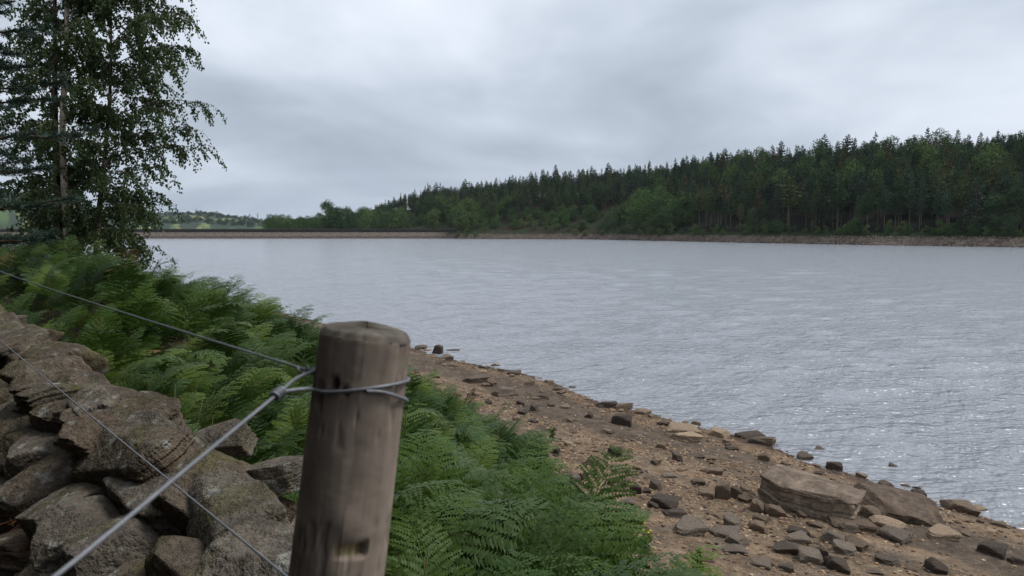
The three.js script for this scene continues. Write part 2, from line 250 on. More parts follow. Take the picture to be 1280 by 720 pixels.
{
  const pxs = [], qs = [-12, -4, -1.5, -0.6, 0, 0.7, 1.4, 2.2, 3, 4, 5, 6.5, 8, 11, 15, 20, 27, 35, 45, 60, 75, 90, 105, 120, 150, 220, 320, 420];
  for (let px = 380; px <= 1900; px += 5) pxs.push(px);
  const pos = [], col = [], uv = [], idx = [], m = qs.length, R = rngOf(8);
  pxs.forEach((px, i) => qs.forEach((q, j) => {
    const z = bankZ(px) + q + (j > 4 ? 0 : 0.8 * (fbm(px * 0.03, 2, 1, 3) - 0.5)), x = (px - 640) / F * z, y = hillH(px, z) + (q > 0 && q < 6 ? 0.35 * (fbm(px * 0.2, q, 5, 3) - 0.5) : 0); pos.push(x, y, -z); uv.push(x * 0.12, z * 0.12);
    const n = fbm(x * 0.12, z * 0.3, 3, 4), n2 = fbm(x * 0.6, z * 1.2, 6, 3);
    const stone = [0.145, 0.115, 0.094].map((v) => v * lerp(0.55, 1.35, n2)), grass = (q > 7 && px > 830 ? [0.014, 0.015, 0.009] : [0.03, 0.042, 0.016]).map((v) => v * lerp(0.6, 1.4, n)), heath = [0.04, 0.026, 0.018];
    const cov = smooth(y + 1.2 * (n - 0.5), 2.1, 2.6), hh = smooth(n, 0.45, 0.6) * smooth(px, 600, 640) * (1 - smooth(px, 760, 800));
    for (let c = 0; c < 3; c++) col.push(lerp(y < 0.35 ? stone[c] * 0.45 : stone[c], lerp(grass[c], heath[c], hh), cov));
    if (i && j) { const k = i * m + j; idx.push(k - m - 1, k, k - 1, k - m - 1, k - m, k); }
  }));
  const g = new THREE.BufferGeometry(); g.setAttribute('position', new THREE.Float32BufferAttribute(pos, 3)); g.setAttribute('color', new THREE.Float32BufferAttribute(col, 3)); g.setAttribute('uv', new THREE.Float32BufferAttribute(uv, 2)); g.setIndex(idx); g.computeVertexNormals();
  tag(mesh('hillside', g, std({ vertexColors: true, map: soilTint, color: lin(1.4, 1.4, 1.4) }), scene), 'wooded hillside with a stony margin across the water', 'hillside', null, 'structure');
}
{ // loose stone along the far margin
  const R = rngOf(61), g = stoneGeo(62, [1, 0.6, 0.8], { detail: 1, cuts: 4, k: 16, flat: true, jitter: 0.3 }), N = 5200, im = new THREE.InstancedMesh(g, std({ color: lin(1, 1, 1) }), N), M = new THREE.Matrix4(), Q = new THREE.Quaternion(); im.name = 'margin_stones'; im.castShadow = im.receiveShadow = true;
  for (let i = 0; i < N; i++) { const px = 560 + 780 * R(), z = bankZ(px) - 0.4 + 4.6 * R(), sz = 0.2 + 0.75 * R() * R() * R(); im.setMatrixAt(i, M.compose(V((px - 640) / F * z, hillH(px, z) + sz * 0.1, -z), Q.setFromEuler(new THREE.Euler(R() * 0.4, R() * 6.28, 0)), V(sz, sz, sz))); im.setColorAt(i, (R() < 0.5 ? lin(0.15, 0.122, 0.1) : R() < 0.5 ? lin(0.1, 0.084, 0.07) : lin(0.22, 0.185, 0.155)).multiplyScalar(0.6 + 0.7 * R())); }
  scene.add(im); tag(im, 'loose brown stone along the far water margin', 'stones', null, 'stuff');
}
const farSpots = [];
function distant(name, label, skyline, z0, z1, seed, fields) { // a far hill: skyline rows by column, with fields and woods
  const pos = [], col = [], idx = []; const a = skyline[0][0], b = skyline[skyline.length - 1][0], rows = 26; let i = 0;
  for (let px = a; px <= b; px += 2.5, i++) for (let j = 0; j <= rows; j++) {
    const t = j / rows, z = lerp(z0, z1, t), top = (HORIZON - interp(skyline, px)) / F * z1 + EYE, y = lerp(-4, top, Math.pow(t, 0.8)) + (j && j < rows ? (fbm(px * 0.04, t * 6, seed, 3) - 0.5) * top * 0.12 : 0), x = (px - 640) / F * z;
    pos.push(x, y, -z);
    const n = fbm(px * 0.055, t * 7, seed, 3), w = fbm(px * 0.16, t * 15, seed + 5, 3), cell = hash(Math.floor(px / 17 + t * 2.2 + n), Math.floor(t * 6 + px * 0.012), seed);
    const wood = [0.025, 0.042, 0.026], fld = cell > 0.7 ? [0.14, 0.16, 0.06] : cell > 0.3 ? [0.06, 0.1, 0.034] : [0.07, 0.075, 0.042];
    const k = smooth(n + 0.25 * (w - 0.5) + fields, 0.46, 0.52); if (j > 5 && hash(i, j, seed + 3) < (k < 0.3 ? 0.3 : 0.05)) farSpots.push([x + 6 * (hash(i, j, 71) - 0.5), y, -z + 40 * (hash(i, j, 72) - 0.5), 0.6 + 0.7 * hash(i, j, 73)]); for (let c = 0; c < 3; c++) col.push(lerp(wood[c], fld[c], k));
    if (i && j) { const q = i * (rows + 1) + j; idx.push(q - rows - 2, q, q - 1, q - rows - 2, q - rows - 1, q); }
  }
  const g = new THREE.BufferGeometry(); g.setAttribute('position', new THREE.Float32BufferAttribute(pos, 3)); g.setAttribute('color', new THREE.Float32BufferAttribute(col, 3)); g.setIndex(idx); g.computeVertexNormals();
  tag(mesh(name, g, std({ vertexColors: true }), scene), label, 'hills', null, 'structure');
}
distant('far_hill', 'distant wooded hill with a few fields beyond the dam', [[120, 279], [170, 272], [200, 267], [232, 266], [262, 266], [285, 270], [310, 272], [330, 276], [380, 274], [450, 277], [620, 279]], 900, 2100, 3, -0.1);
distant('far_moor', 'green fields rising to a moor behind the birch', [[-260, 236], [-80, 235], [0, 238], [40, 240], [75, 246], [110, 257], [150, 266], [200, 276], [240, 281]], 700, 2600, 14, -0.05);
distant('far_ridge', 'pale distant ridge on the horizon', [[180, 276], [300, 277], [345, 273], [420, 278], [700, 281]], 2600, 3600, 31, 0.02);
{
  const dam = thing('dam', 'long stone dam with dark parapet and brown pitched face across the water', 'dam');
  const x0 = -380, x1 = -26, z = -380, strip = (name, ring, m) => { const sh = new THREE.Shape(ring.map(([a, b]) => new THREE.Vector2(-a, b))); const g = new THREE.ExtrudeGeometry(sh, { depth: x1 - x0, bevelEnabled: false, steps: 1 }); g.rotateY(Math.PI / 2); g.translate(x0, 0, z); return mesh(name, boxUV(g.index ? g.toNonIndexed() : g, 0.1), m, dam); };
  // ring: metres towards the camera, height
  const pitch = std({ color: lin(0.25, 0.205, 0.172), map: soilTint, bumpMap: soilBump, bumpScale: 0.3 }), lowPitch = std({ color: lin(0.18, 0.14, 0.115), map: soilTint, bumpMap: soilBump, bumpScale: 0.3 }), wall = std({ color: lin(0.1, 0.09, 0.08), map: soilTint, bumpMap: soilBump, bumpScale: 0.2 });
  strip('lower_pitching', [[5.5, -5], [5.5, -1], [1.6, 1.25], [-2, 1.25], [-2, -5]], lowPitch);
  strip('upper_pitching', [[1.5, 1.253], [-1.4, 3.2], [-2.6, 3.2], [-2.6, 1.253]], pitch);
  strip('parapet_wall', [[-1.9, 3.204], [-1.9, 4.7], [-2.4, 4.7], [-2.4, 3.204]], wall);
  strip('coping', [[-1.8, 4.704], [-1.8, 4.95], [-2.5, 4.95], [-2.5, 4.704]], std({ color: lin(0.1, 0.09, 0.08) }));
  strip('crest', [[-2.62, -5], [-2.62, 3.9], [-9, 3.9], [-16, -5]], std({ color: lin(0.06, 0.08, 0.03) }));
}
for (const [px, top, z, base, label] of [[245, 261, 2050, 267, 'lattice pylon on the wooded hill beside the birch'], [312, 267, 1900, 275, 'lattice pylon above the fields, nearest the wooded hill'], [322, 266.5, 2000, 275, 'lattice pylon above the fields, middle of three'], [334, 267, 1950, 276, 'lattice pylon above the fields, nearest the dark trees']]) {
  const t = thing('pylon', label, 'pylon', 'electricity pylons on the skyline'), hgt = (base - top) / F * z + 14, m = std({ color: lin(0.07, 0.075, 0.08) }), bars = [];
  const bar = (a, b, r) => { const d = b.clone().sub(a), g = new THREE.CylinderGeometry(r, r, d.length(), 4); g.applyQuaternion(new THREE.Quaternion().setFromUnitVectors(V(0, 1, 0), d.normalize())); g.translate((a.x + b.x) / 2, (a.y + b.y) / 2, (a.z + b.z) / 2); return g; };
  const w = (y) => lerp(2.6, 0.35, Math.pow(y / hgt, 0.7)) / 1;
  for (const [sx, sz] of [[1, 1], [1, -1], [-1, 1], [-1, -1]]) mesh('leg', bar(V(sx * w(0), 0, sz * w(0)), V(sx * w(hgt), hgt, sz * w(hgt)), 0.16), m, t);
  for (let k = 0; k < 6; k++) { const a = hgt * k / 6, b = hgt * (k + 1) / 6; for (const s of [1, -1]) bars.push(bar(V(-w(a), a, s * w(a)), V(w(b), b, s * w(b)), 0.09), bar(V(w(a), a, s * w(a)), V(-w(b), b, s * w(b)), 0.09)); }
  const br = mesh('bracing', mergeGeometries(bars), m, t); br.userData.kind = 'stuff';
  for (const [y, l] of [[0.72, 3.6], [0.83, 4.6], [0.94, 3.4]]) mesh('cross_arm', bar(V(-l, hgt * y, 0), V(l, hgt * y, 0), 0.2), m, t);
  const p = atDepth(px, top, z); t.position.set(p.x, p.y - hgt, p.z);
}

/* ---------- trees across the water ---------- */
class Leaves { // collects small leaf-shaped faces
  constructor() { this.p = []; }
  kite(c, u, v, l, w) { // c the base, u along, v across
    const a = [c.x, c.y, c.z], m1 = [c.x + u.x * l * 0.45 + v.x * w, c.y + u.y * l * 0.45 + v.y * w, c.z + u.z * l * 0.45 + v.z * w], e = [c.x + u.x * l, c.y + u.y * l, c.z + u.z * l], m2 = [c.x + u.x * l * 0.45 - v.x * w, c.y + u.y * l * 0.45 - v.y * w, c.z + u.z * l * 0.45 - v.z * w];
    this.p.push(...a, ...m1, ...e, ...a, ...e, ...m2);
  }
  tri(a, b, c) { this.p.push(a.x, a.y, a.z, b.x, b.y, b.z, c.x, c.y, c.z); }
  geo() { const g = new THREE.BufferGeometry(); g.setAttribute('position', new THREE.Float32BufferAttribute(this.p, 3)); g.computeVertexNormals(); return g; }
}
const randDir = (R) => { const z = R() * 2 - 1, a = R() * 6.283, r = Math.sqrt(1 - z * z); return V(Math.cos(a) * r, z, Math.sin(a) * r); };
function across(u, R) { const v = V().crossVectors(u, randDir(R)); return v.lengthSq() < 1e-4 ? V(1, 0, 0) : v.normalize(); }
function taper(pts, r0, r1, sides = 6) { // a tapered tube along points
  const c = new THREE.CatmullRomCurve3(pts), n = Math.max(3, pts.length * 3), fr = c.computeFrenetFrames(n), pos = [], uv = [], idx = []; let len = 0, prev = null;
  for (let i = 0; i <= n; i++) { const q = c.getPointAt(i / n), r = lerp(r0, r1, i / n); if (prev) len += q.distanceTo(prev); prev = q; for (let j = 0; j <= sides; j++) { const a = j / sides * 6.28318, N = fr.normals[i], B = fr.binormals[i]; pos.push(q.x + (N.x * Math.cos(a) + B.x * Math.sin(a)) * r, q.y + (N.y * Math.cos(a) + B.y * Math.sin(a)) * r, q.z + (N.z * Math.cos(a) + B.z * Math.sin(a)) * r); uv.push(j / sides, len * 0.5); if (i && j) { const k = i * (sides + 1) + j, m = sides + 1; idx.push(k - m - 1, k - m, k, k - m - 1, k, k - 1); } } }
  const g = new THREE.BufferGeometry(); g.setAttribute('position', new THREE.Float32BufferAttribute(pos, 3)); g.setAttribute('uv', new THREE.Float32BufferAttribute(uv, 2)); g.setIndex(idx); g.computeVertexNormals(); return g;
}
function coniferGeo(seed, { H = 17, bare = 0.3, R0 = 2.4, spire = 1, whorls = 17 } = {}) {
  const R = rngOf(seed), L = new Leaves();
  for (let w = 0; w < whorls; w++) {
    const t = bare + (1 - bare) * Math.pow(w / whorls, 0.92) + 0.02 * (R() - 0.5), y = H * t, rel = (t - bare) / (1 - bare);
    const prof = spire ? Math.pow(1 - rel, 0.95) * (0.8 + 0.25 * Math.sin(rel * 3)) + 0.02 : Math.pow(1 - rel, 0.7) * (0.55 + 0.6 * smooth(rel, 0, 0.35)) + 0.02;
    const nb = 6 + Math.floor(R() * 3), a0 = R() * 6.28;
    for (let b = 0; b < nb; b++) {
      const a = a0 + b / nb * 6.283 + (R() - 0.5) * 0.5, len = R0 * prof * (0.6 + 0.65 * R()), yj = (R() - 0.5) * 0.9 * (H / whorls), droop = spire ? -0.15 - 0.3 * (1 - rel) : 0.25 - 0.3 * (1 - rel);
      const n = Math.max(2, Math.round(len / 0.42));
      for (let k = 0; k < n; k++) {
        const d = (k + 0.5) / n * len, c = V(Math.cos(a) * d, y + yj + d * droop + 0.12 * d * d / Math.max(len, 0.5), Math.sin(a) * d);
        for (let q = 0; q < 2; q++) { const u = V(Math.cos(a + (R() - 0.5) * 2.2), (R() - 0.6) * 0.9 + (spire ? 0 : 0.35), Math.sin(a + (R() - 0.5) * 2.2)).normalize(); const ks = lerp(0.5, 1, Math.min(1, prof * 1.3)); L.kite(c, u, across(u, R), (0.5 + 0.55 * R()) * ks, (0.17 + 0.15 * R()) * ks); }
      }
    }
  }
  for (let k = 0; k < 8; k++) { const u = V((R() - 0.5) * 0.4, 1, (R() - 0.5) * 0.4).normalize(); L.kite(V(0, H * (0.95 + 0.006 * k), 0), u, across(u, R), 0.75, 0.07); }
  const trunk = taper([V(0, -0.6, 0), V(0.1 * (R() - 0.5), H * 0.4, 0.1), V(0, H * 0.8, 0), V(0, H * 1.01, 0)], 0.2, 0.04, 5);
  return { crown: L.geo(), trunk };
}
function broadGeo(seed, { H = 11, W = 4.4, lobes = 16, leaves = 1500, size = 0.42, low = 0.12 } = {}) {
  const R = rngOf(seed), L = new Leaves(), blobs = [], limbs = [];
  for (let i = 0; i < lobes; i++) { const a = R() * 6.283, t = low + (1 - low) * (i + R()) / lobes, rr = W * Math.sqrt(Math.max(0.05, Math.sin(clamp(t * 0.93 + 0.05) * Math.PI))) * (0.35 + 0.5 * R()); blobs.push([V(Math.cos(a) * rr, H * t * 0.9, Math.sin(a) * rr), W * (0.3 + 0.22 * R())]); }
  for (const [c] of blobs.slice(0, 9)) limbs.push(taper([V(0, H * 0.12, 0), c.clone().multiplyScalar(0.5).add(V(0, H * 0.08, 0)), c], 0.12, 0.03, 4));
  for (let i = 0; i < leaves; i++) { const [c, r] = blobs[Math.floor(R() * blobs.length)], d = randDir(R); if (d.y < -0.3) d.y *= -0.6; const q = c.clone().addScaledVector(d, r * (0.72 + 0.36 * R())); const u = d.clone().multiplyScalar(0.6).add(randDir(R)).normalize(); L.kite(q, u, across(u, R), size * (0.7 + 0.7 * R()), size * (0.25 + 0.2 * R())); }
  limbs.push(taper([V(0, -0.5, 0), V(0.1, H * 0.25, 0), V(0, H * 0.62, 0)], 0.24, 0.08, 6));
  return { crown: L.geo(), trunk: mergeGeometries(limbs) };
}
const barkFar = std({ color: lin(0.11, 0.085, 0.065) }), barkDark = std({ color: lin(0.05, 0.042, 0.034) });
{
  const R = rngOf(31), greens = [farLeaf(0.04, 0.072, 0.03), farLeaf(0.03, 0.056, 0.032), farLeaf(0.062, 0.094, 0.034), farLeaf(0.042, 0.066, 0.044), farLeaf(0.082, 0.096, 0.036), farLeaf(0.05, 0.085, 0.045), farLeaf(0.1, 0.085, 0.045)];
  const shapes = [coniferGeo(1, { H: 18, bare: 0.22, R0: 2.5 }), coniferGeo(2, { H: 16, bare: 0.3, R0: 2.2, whorls: 15 }), coniferGeo(3, { H: 19, bare: 0.38, R0: 2.3, spire: 0, whorls: 15 }), coniferGeo(4, { H: 15.5, bare: 0.12, R0: 2.8 }), coniferGeo(6, { H: 17, bare: 0.42, R0: 3.1, spire: 0, whorls: 12 }), coniferGeo(7, { H: 15, bare: 0.2, R0: 3.5, spire: 0, whorls: 11 })];
  const spots = [];
  // the plantation: rows climbing from the stony margin to the crest
  for (let k = 0; k < 9000 && spots.length < 2100; k++) {
    const q = 7 + 130 * Math.pow(R(), 0.85), px = 470 + 900 * R(), z = bankZ(px) + q, x = (px - 640) / F * z;
    const front = px < 845 ? 34 + 25 * (fbm(px * 0.02, 1, 4, 2) - 0.5) - (px < 620 ? 12 : 0) : 7 + 3 * R();
    if (q < front || (px < 520 && q < 60)) continue;
    if (spots.some((o) => Math.abs(o.x - x) < 2.6 && Math.abs(o.z - z) < 2.6 && Math.hypot(o.x - x, o.z - z) < 2.6)) continue;
    spots.push({ x, z, px, q, y: hillH(px, z), sh: q < 30 && R() < 0.75 ? (R() < 0.5 ? 2 : 4) : Math.floor(R() * 6), sc: (0.54 + 0.3 * R() + (R() < 0.08 ? 0.2 : 0)) * (q < 25 ? 1.12 : 1) * (px < 560 ? lerp(0.62, 1, smooth(px, 470, 560)) : 1), g: R() < 0.03 ? 6 : Math.floor(R() * 6), turn: R() * 6.283, wd: 0.85 + 0.6 * R() * R() + 0.15 * R() });
  }
  // the ones that show most: those at the front edge, then those on the skyline
  for (const o of spots) { const near = o.q - (o.px < 845 ? 32 : 6), row = HORIZON - (o.y + 16 * o.sc - EYE) / o.z * F; o.row = row; o.rank = near < 26 ? near : 200; }
  const bins = new Map(); for (const o of spots) { const b = Math.floor(o.px / 7); if (!bins.has(b) || bins.get(b).row > o.row) bins.set(b, o); } for (const o of bins.values()) o.rank = Math.min(o.rank, 3);
  spots.sort((a, b) => a.rank - b.rank);
  const rest = shapes.map(() => []);
  spots.forEach((o, i) => {
    const sky = bins.get(Math.floor(o.px / 7)) === o;
    if (i < 290 && o.px < 1310) {
      const t = thing('conifer', sky ? 'dark conifer whose tip breaks the skyline of the hill' : o.sh === 2 || o.sh === 4 ? 'tall pine with bare lower trunk at the edge of the plantation' : 'dense green conifer at the edge of the plantation', 'tree', sky ? 'conifers on the skyline' : o.sh === 2 || o.sh === 4 ? 'bare trunked pines at the plantation edge' : 'dense conifers at the plantation edge');
      mesh('trunk', shapes[o.sh].trunk, barkFar, t); mesh('crown', shapes[o.sh].crown, greens[o.g], t);
      t.position.set(o.x, o.y, -o.z); t.rotation.y = o.turn; t.scale.set(o.sc * o.wd, o.sc, o.sc * o.wd);
    } else rest[o.sh].push(o);
  });
  const wood = new THREE.Group(); wood.name = 'plantation'; scene.add(wood); tag(wood, 'mass of conifers filling the hillside between edge and skyline', 'forest', null, 'stuff');
  rest.forEach((list, k) => {
    for (const [nm, geo, mat] of [['trunks', shapes[k].trunk, barkFar], ['crowns', shapes[k].crown, std({ color: lin(1, 1, 1), roughness: 0.95 })]]) {
      const im = new THREE.InstancedMesh(geo, mat, list.length); im.name = nm; im.castShadow = im.receiveShadow = true; im.userData.kind = 'stuff'; const M = new THREE.Matrix4(), Q = new THREE.Quaternion();
      list.forEach((o, i) => { im.setMatrixAt(i, M.compose(V(o.x, o.y, -o.z), Q.setFromAxisAngle(V(0, 1, 0), o.turn), V(o.sc * o.wd, o.sc, o.sc * o.wd))); if (nm === 'crowns') im.setColorAt(i, greens[o.g].color); });
      wood.add(im);
    }
  });
  // broadleaved trees
  const bshapes = [broadGeo(11), broadGeo(12, { H: 9, W: 4, lobes: 14 }), broadGeo(13, { H: 12, W: 4.2, lobes: 20, leaves: 1900 }), broadGeo(14, { H: 8, W: 4.6, lobes: 13 })];
  const bgreens = [farLeaf(0.075, 0.125, 0.036), farLeaf(0.055, 0.1, 0.034), farLeaf(0.09, 0.135, 0.044), farLeaf(0.045, 0.082, 0.034)];
  const broad = (px, z, y, sc, sh, g, label, group, name = 'broadleaf_tree') => { const t = thing(name, label, name === 'shrub' ? 'shrub' : 'tree', group); mesh('trunk', bshapes[sh].trunk, barkDark, t); mesh('crown', bshapes[sh].crown, bgreens[g], t); t.position.set((px - 640) / F * z, y, -z); t.rotation.y = R() * 6.28; t.scale.set(sc * (0.9 + 0.25 * R()), sc, sc * (0.9 + 0.25 * R())); };
  const put = (px, q, sc, sh, g, label, group, name) => broad(px, bankZ(px) + q, hillH(px, bankZ(px) + q) - 0.3, sc, sh, g, label, group, name);
  for (let i = 0; i < 74; i++) { const px = 440 + 215 * R() + (i % 3 ? 0 : 130 * R()), q = 9 + 40 * R(); if (px > 610 && px < 760 && q < 26) continue; put(px, q, 0.7 + 0.55 * R(), Math.floor(R() * 4), Math.floor(R() * 4), 'rounded broadleaf tree in the belt below the conifers', 'broadleaf belt on the far shore'); }
  for (let i = 0; i < 18; i++) put(792 + 78 * R(), 7 + 34 * R(), 0.95 + 0.5 * R(), Math.floor(R() * 4), Math.floor(R() * 3), 'large rounded broadleaf tree in the clump against the tall pines', 'broadleaf clump beside the pines');
  for (let i = 0; i < 46; i++) put(860 + 430 * R(), 28 + 85 * R(), 1.0 + 0.45 * R(), Math.floor(R() * 4), Math.floor(R() * 4), 'round crowned broadleaf tree scattered among the conifers', 'broadleaf trees among the conifers');
  for (const [px, q, sc, sh, g] of [[940, 9, 0.75, 0, 3], [955, 7, 0.6, 1, 3], [972, 7.5, 0.6, 3, 3], [1066, 6.5, 0.62, 1, 1], [1240, 8, 0.9, 2, 3], [1262, 6, 0.6, 1, 3], [1275, 10, 1.1, 0, 1]]) put(px, q, sc, sh, g, 'dark bushy broadleaf standing in front of the pine trunks', 'bushes before the pine trunks');
  for (let i = 0; i < 120; i++) put(845 + 450 * R(), 5 + 5.5 * R(), 0.16 + 0.3 * R() * R(), Math.floor(R() * 4), Math.floor(R() * 4), 'low bush at the foot of the plantation above the stony margin', 'bushes at the foot of the plantation', 'shrub');
  for (const [px, q, sc] of [[572, 1.5, 0.4], [583, 1.8, 0.38], [594, 1.4, 0.36], [720, 3, 0.36], [731, 2.5, 0.42], [752, 3, 0.38], [800, 3, 0.42], [812, 3.5, 0.5], [824, 3, 0.46], [838, 4.5, 0.42], [868, 3, 0.42], [878, 3.5, 0.36], [903, 3.4, 0.3], [931, 5, 0.34], [1118, 4.5, 0.22]]) put(px, q, sc, 1 + (px % 3), px % 2 ? 0 : 2, 'low bright green shrub on the stony far margin', 'shrubs along the far margin', 'shrub');
  for (let i = 0; i < 100; i++) put(600 + 200 * R(), 4.5 + 34 * R(), 0.28 + 0.42 * R(), Math.floor(R() * 4), Math.floor(R() * 4), 'scrubby young tree on the open heathery slope', 'scrub on the heathery slope', 'shrub');
  for (let i = 0; i < 90; i++) { const px = 335 + 175 * R(), z = 398 + 60 * R(); broad(px, z, 2.6, (px < 400 ? 0.6 : 0.95) + 0.35 * R() + (px > 395 && px < 420 ? 0.2 : 0), Math.floor(R() * 4), 1 + Math.floor(R() * 3), 'dark rounded tree standing behind the dam', 'trees behind the dam'); }
  // woods and hedgerow trees on the distant hills, too far off to pick apart
  const im = new THREE.InstancedMesh(bshapes[1].crown, farLeaf(0.04, 0.068, 0.034), farSpots.length), M = new THREE.Matrix4(), Q = new THREE.Quaternion(); im.name = 'distant_woods'; im.castShadow = im.receiveShadow = true;
  farSpots.forEach(([x, y, z, sc], i) => im.setMatrixAt(i, M.compose(V(x, y - 1, z), Q.setFromAxisAngle(V(0, 1, 0), i), V(sc * 1.3, sc * 0.7, sc * 1.3)))); scene.add(im); tag(im, 'dark woods and hedgerow trees on the distant hills', 'woods', null, 'stuff');
}

/* ---------- the dry stone wall ---------- */
const M4 = new THREE.Matrix4();
const spAt = (s, p, y) => { const [x, z] = spToXZ(s, p); return V(x, y, z); };
const WALLTURN = Math.atan2(-COS, -SIN); // turns local x to run along s
function wallPaint(x, y, z, seed) {
  const h = hash(seed, 3, 1), o = seed * 1.7, n = fbm(x * 5 + o, y * 5, z * 5, 3), m = fbm(x * 11 + o, y * 11, z * 11 + 3, 4), l = fbm(x * 19 + 7 + o, y * 19, z * 19, 3);
  const a = h < 0.35 ? [0.15, 0.127, 0.094] : h < 0.7 ? [0.18, 0.157, 0.128] : [0.145, 0.118, 0.09];
  let c = a.map((v, i) => v * lerp(0.6, 1.4, n) * lerp(0.8, 1.2, m) * [1.02, 1, 0.97][i]);
  const rust = smooth(fbm(x * 4 + o, y * 9, z * 4 + 20, 3), 0.56, 0.68); c = c.map((v, i) => lerp(v, [0.16, 0.098, 0.058][i], rust * 0.25));
  const moss = smooth(fbm(x * 6 + 40 + o, y * 6, z * 6, 4), 0.55, 0.66) * (0.4 + 0.6 * hash(seed, 9, 2)); c = c.map((v, i) => lerp(v, [0.11, 0.1, 0.035][i] * lerp(0.7, 1.3, m), moss * 0.7));
  const lich = smooth(l, 0.66, 0.71) * smooth(m, 0.42, 0.55); return c.map((v, i) => lerp(v, [0.34, 0.34, 0.3][i], lich * 0.75));
}
{
  const wall = thing('dry_stone_wall', 'dark mossy dry stone wall topped with leaning rough cope stones', 'wall');
  const R = rngOf(404), up = V(0, 1, 0);
  const lay = (name, seed, dims, s, p, y, lean, yaw, roll, opt) => { const m = mesh(name, stoneGeo(seed, dims, { paint: wallPaint, uvScale: 1.6, ...opt }), rockMat, wall); m.position.copy(spAt(s, p, y)); m.quaternion.setFromEuler(new THREE.Euler(0, WALLTURN, 0)).multiply(new THREE.Quaternion().setFromEuler(new THREE.Euler(roll, yaw, lean, 'YXZ'))); return m; };
  // cope stones: thin blocks set across the wall, leaning away along it. local x runs along the wall, z across
  let s = -0.85, k = 0;
  while (s < 11) {
    const th = 0.19 + 0.19 * R(), inn = 0.2 * (1 - smooth(s, 1.0, 2.3)), w = 0.5 + 0.18 * R() - inn, h = 0.27 + 0.12 * R(), near = s < 5.2;
    lay('cope_stone', 500 + k, [th * 1.06, h, w], s + th / 2, 0.82 - inn + 0.1 * (R() - 0.5), 3.955 + 0.1 * (R() - 0.5) + h * 0.12 - 0.14 * (1 - smooth(s, 0.5, 1.3)), -0.12 - 0.4 * R(), (R() - 0.5) * 0.4, (R() - 0.5) * 0.36, { detail: near ? 32 : 10, cuts: 8, k: 44, rough: 0.045, strata: 0.045, jitter: 0.24, grit: near ? 0.009 : 0, flat: near, uvScale: 2.6 });
    if (R() < 0.7 && s > 0.6) lay('pinning_stone', 700 + k, [0.15 + 0.14 * R(), 0.08 + 0.06 * R(), 0.18 + 0.16 * R()], s + th * (0.7 + 0.6 * R()), (R() < 0.6 || s < 2 ? 0.66 : 1.02) + 0.08 * (R() - 0.5), 4.06 + 0.08 * R(), -0.5 * R(), (R() - 0.5) * 1.2, (R() - 0.5) * 0.5, { detail: near ? 20 : 6, cuts: 8, k: 60, rough: 0.05, strata: 0.06, jitter: 0.3, grit: near ? 0.01 : 0, flat: near, uvScale: 2.6 });
    s += th * 0.96; k++;
  }
  // the tier of blocks under the cope on the near side
  s = 1.25;
  while (s < 11) { const l = 0.2 + 0.2 * R(), near = s < 5.2; lay('shoulder_stone', 3500 + k, [l * 1.04, 0.2 + 0.1 * R(), 0.26 + 0.1 * R()], s + l / 2, 0.55 + 0.05 * (R() - 0.5), 3.86 + 0.05 * (R() - 0.5), -0.1 - 0.35 * R(), (R() - 0.5) * 0.5, (R() - 0.5) * 0.3, { detail: near ? 22 : 8, cuts: 8, k: 44, rough: 0.045, strata: 0.03, jitter: 0.24, grit: near ? 0.008 : 0, flat: near, uvScale: 2.6 }); s += l * 0.98; k++; }
  // the flat stones of the body, showing as a ledge on the near side
  s = -0.9;
  while (s < 11) { const l = 0.34 + 0.4 * R(); if (s + l > 0.5 && s < 1.02) { lay('ledge_stone', 900 + k, [l, 0.1, 0.22], s + l / 2, 0.63, 3.74, (R() - 0.5) * 0.08, 0, 0, { detail: 12, cuts: 3, k: 26 }); } else lay('ledge_stone', 900 + k, [l * 1.04, 0.09 + 0.06 * R(), 0.4 + 0.14 * R()], s + l / 2, 0.5 + 0.06 * R(), 3.68 + 0.06 * R(), (R() - 0.5) * 0.2, (R() - 0.5) * 0.4, (R() - 0.5) * 0.22, { detail: s < 5 ? 24 : 8, cuts: 7, k: 60, rough: 0.04, strata: 0.05, jitter: 0.2, grit: s < 5 ? 0.008 : 0, flat: s < 5, uvScale: 2.6 }); s += l * 0.94; k++; }
  for (const [p, t] of [[0.56, 0.2], [1.04, 0.24]]) for (let c = 0; c < 4; c++) { s = -0.9 + 0.1 * c; while (s < 11) { const l = 0.2 + 0.3 * R(); lay('face_stone', 1200 + k, [l, 0.135, t], s + l / 2, p + 0.03 * (R() - 0.5), (p > 1 ? 3.78 : 3.63) - 0.125 * c, (R() - 0.5) * 0.06, 0, 0, { detail: 3, cuts: 3, k: 20, flat: true }); s += l; k++; } }
  for (let i = 0; i < 12; i++) { const l = 0.9; lay('hearting_stone', 2000 + i, [l * 1.15, 0.55, 0.34], -0.4 + i * 0.95, 0.82, 3.5, 0, 0, 0, { detail: 4, cuts: 2, k: 18, rough: 0.1 }); }
  // brown pine needles lying on the ledge
  const nd = new THREE.BoxGeometry(0.06, 0.0014, 0.0016), im = new THREE.InstancedMesh(nd, std({ color: lin(1, 1, 1) }), 420); im.name = 'needle_litter';
  const Q = new THREE.Quaternion(); for (let i = 0; i < 420; i++) { const cl = Math.floor(R() * 14), cs = 1.3 + cl * 0.33, ss = cs + (R() + R() - 1) * 0.14, pp = 0.42 + (R() + R() - 1) * 0.07; im.setMatrixAt(i, M4.compose(spAt(ss, pp, 3.76 + 0.03 * R()), Q.setFromEuler(new THREE.Euler(0, R() * 6.28, (R() - 0.5) * 0.7)), V(0.6 + 0.7 * R(), 1, 1))); im.setColorAt(i, lin(0.2, 0.09, 0.04).multiplyScalar(0.5 + R())); }
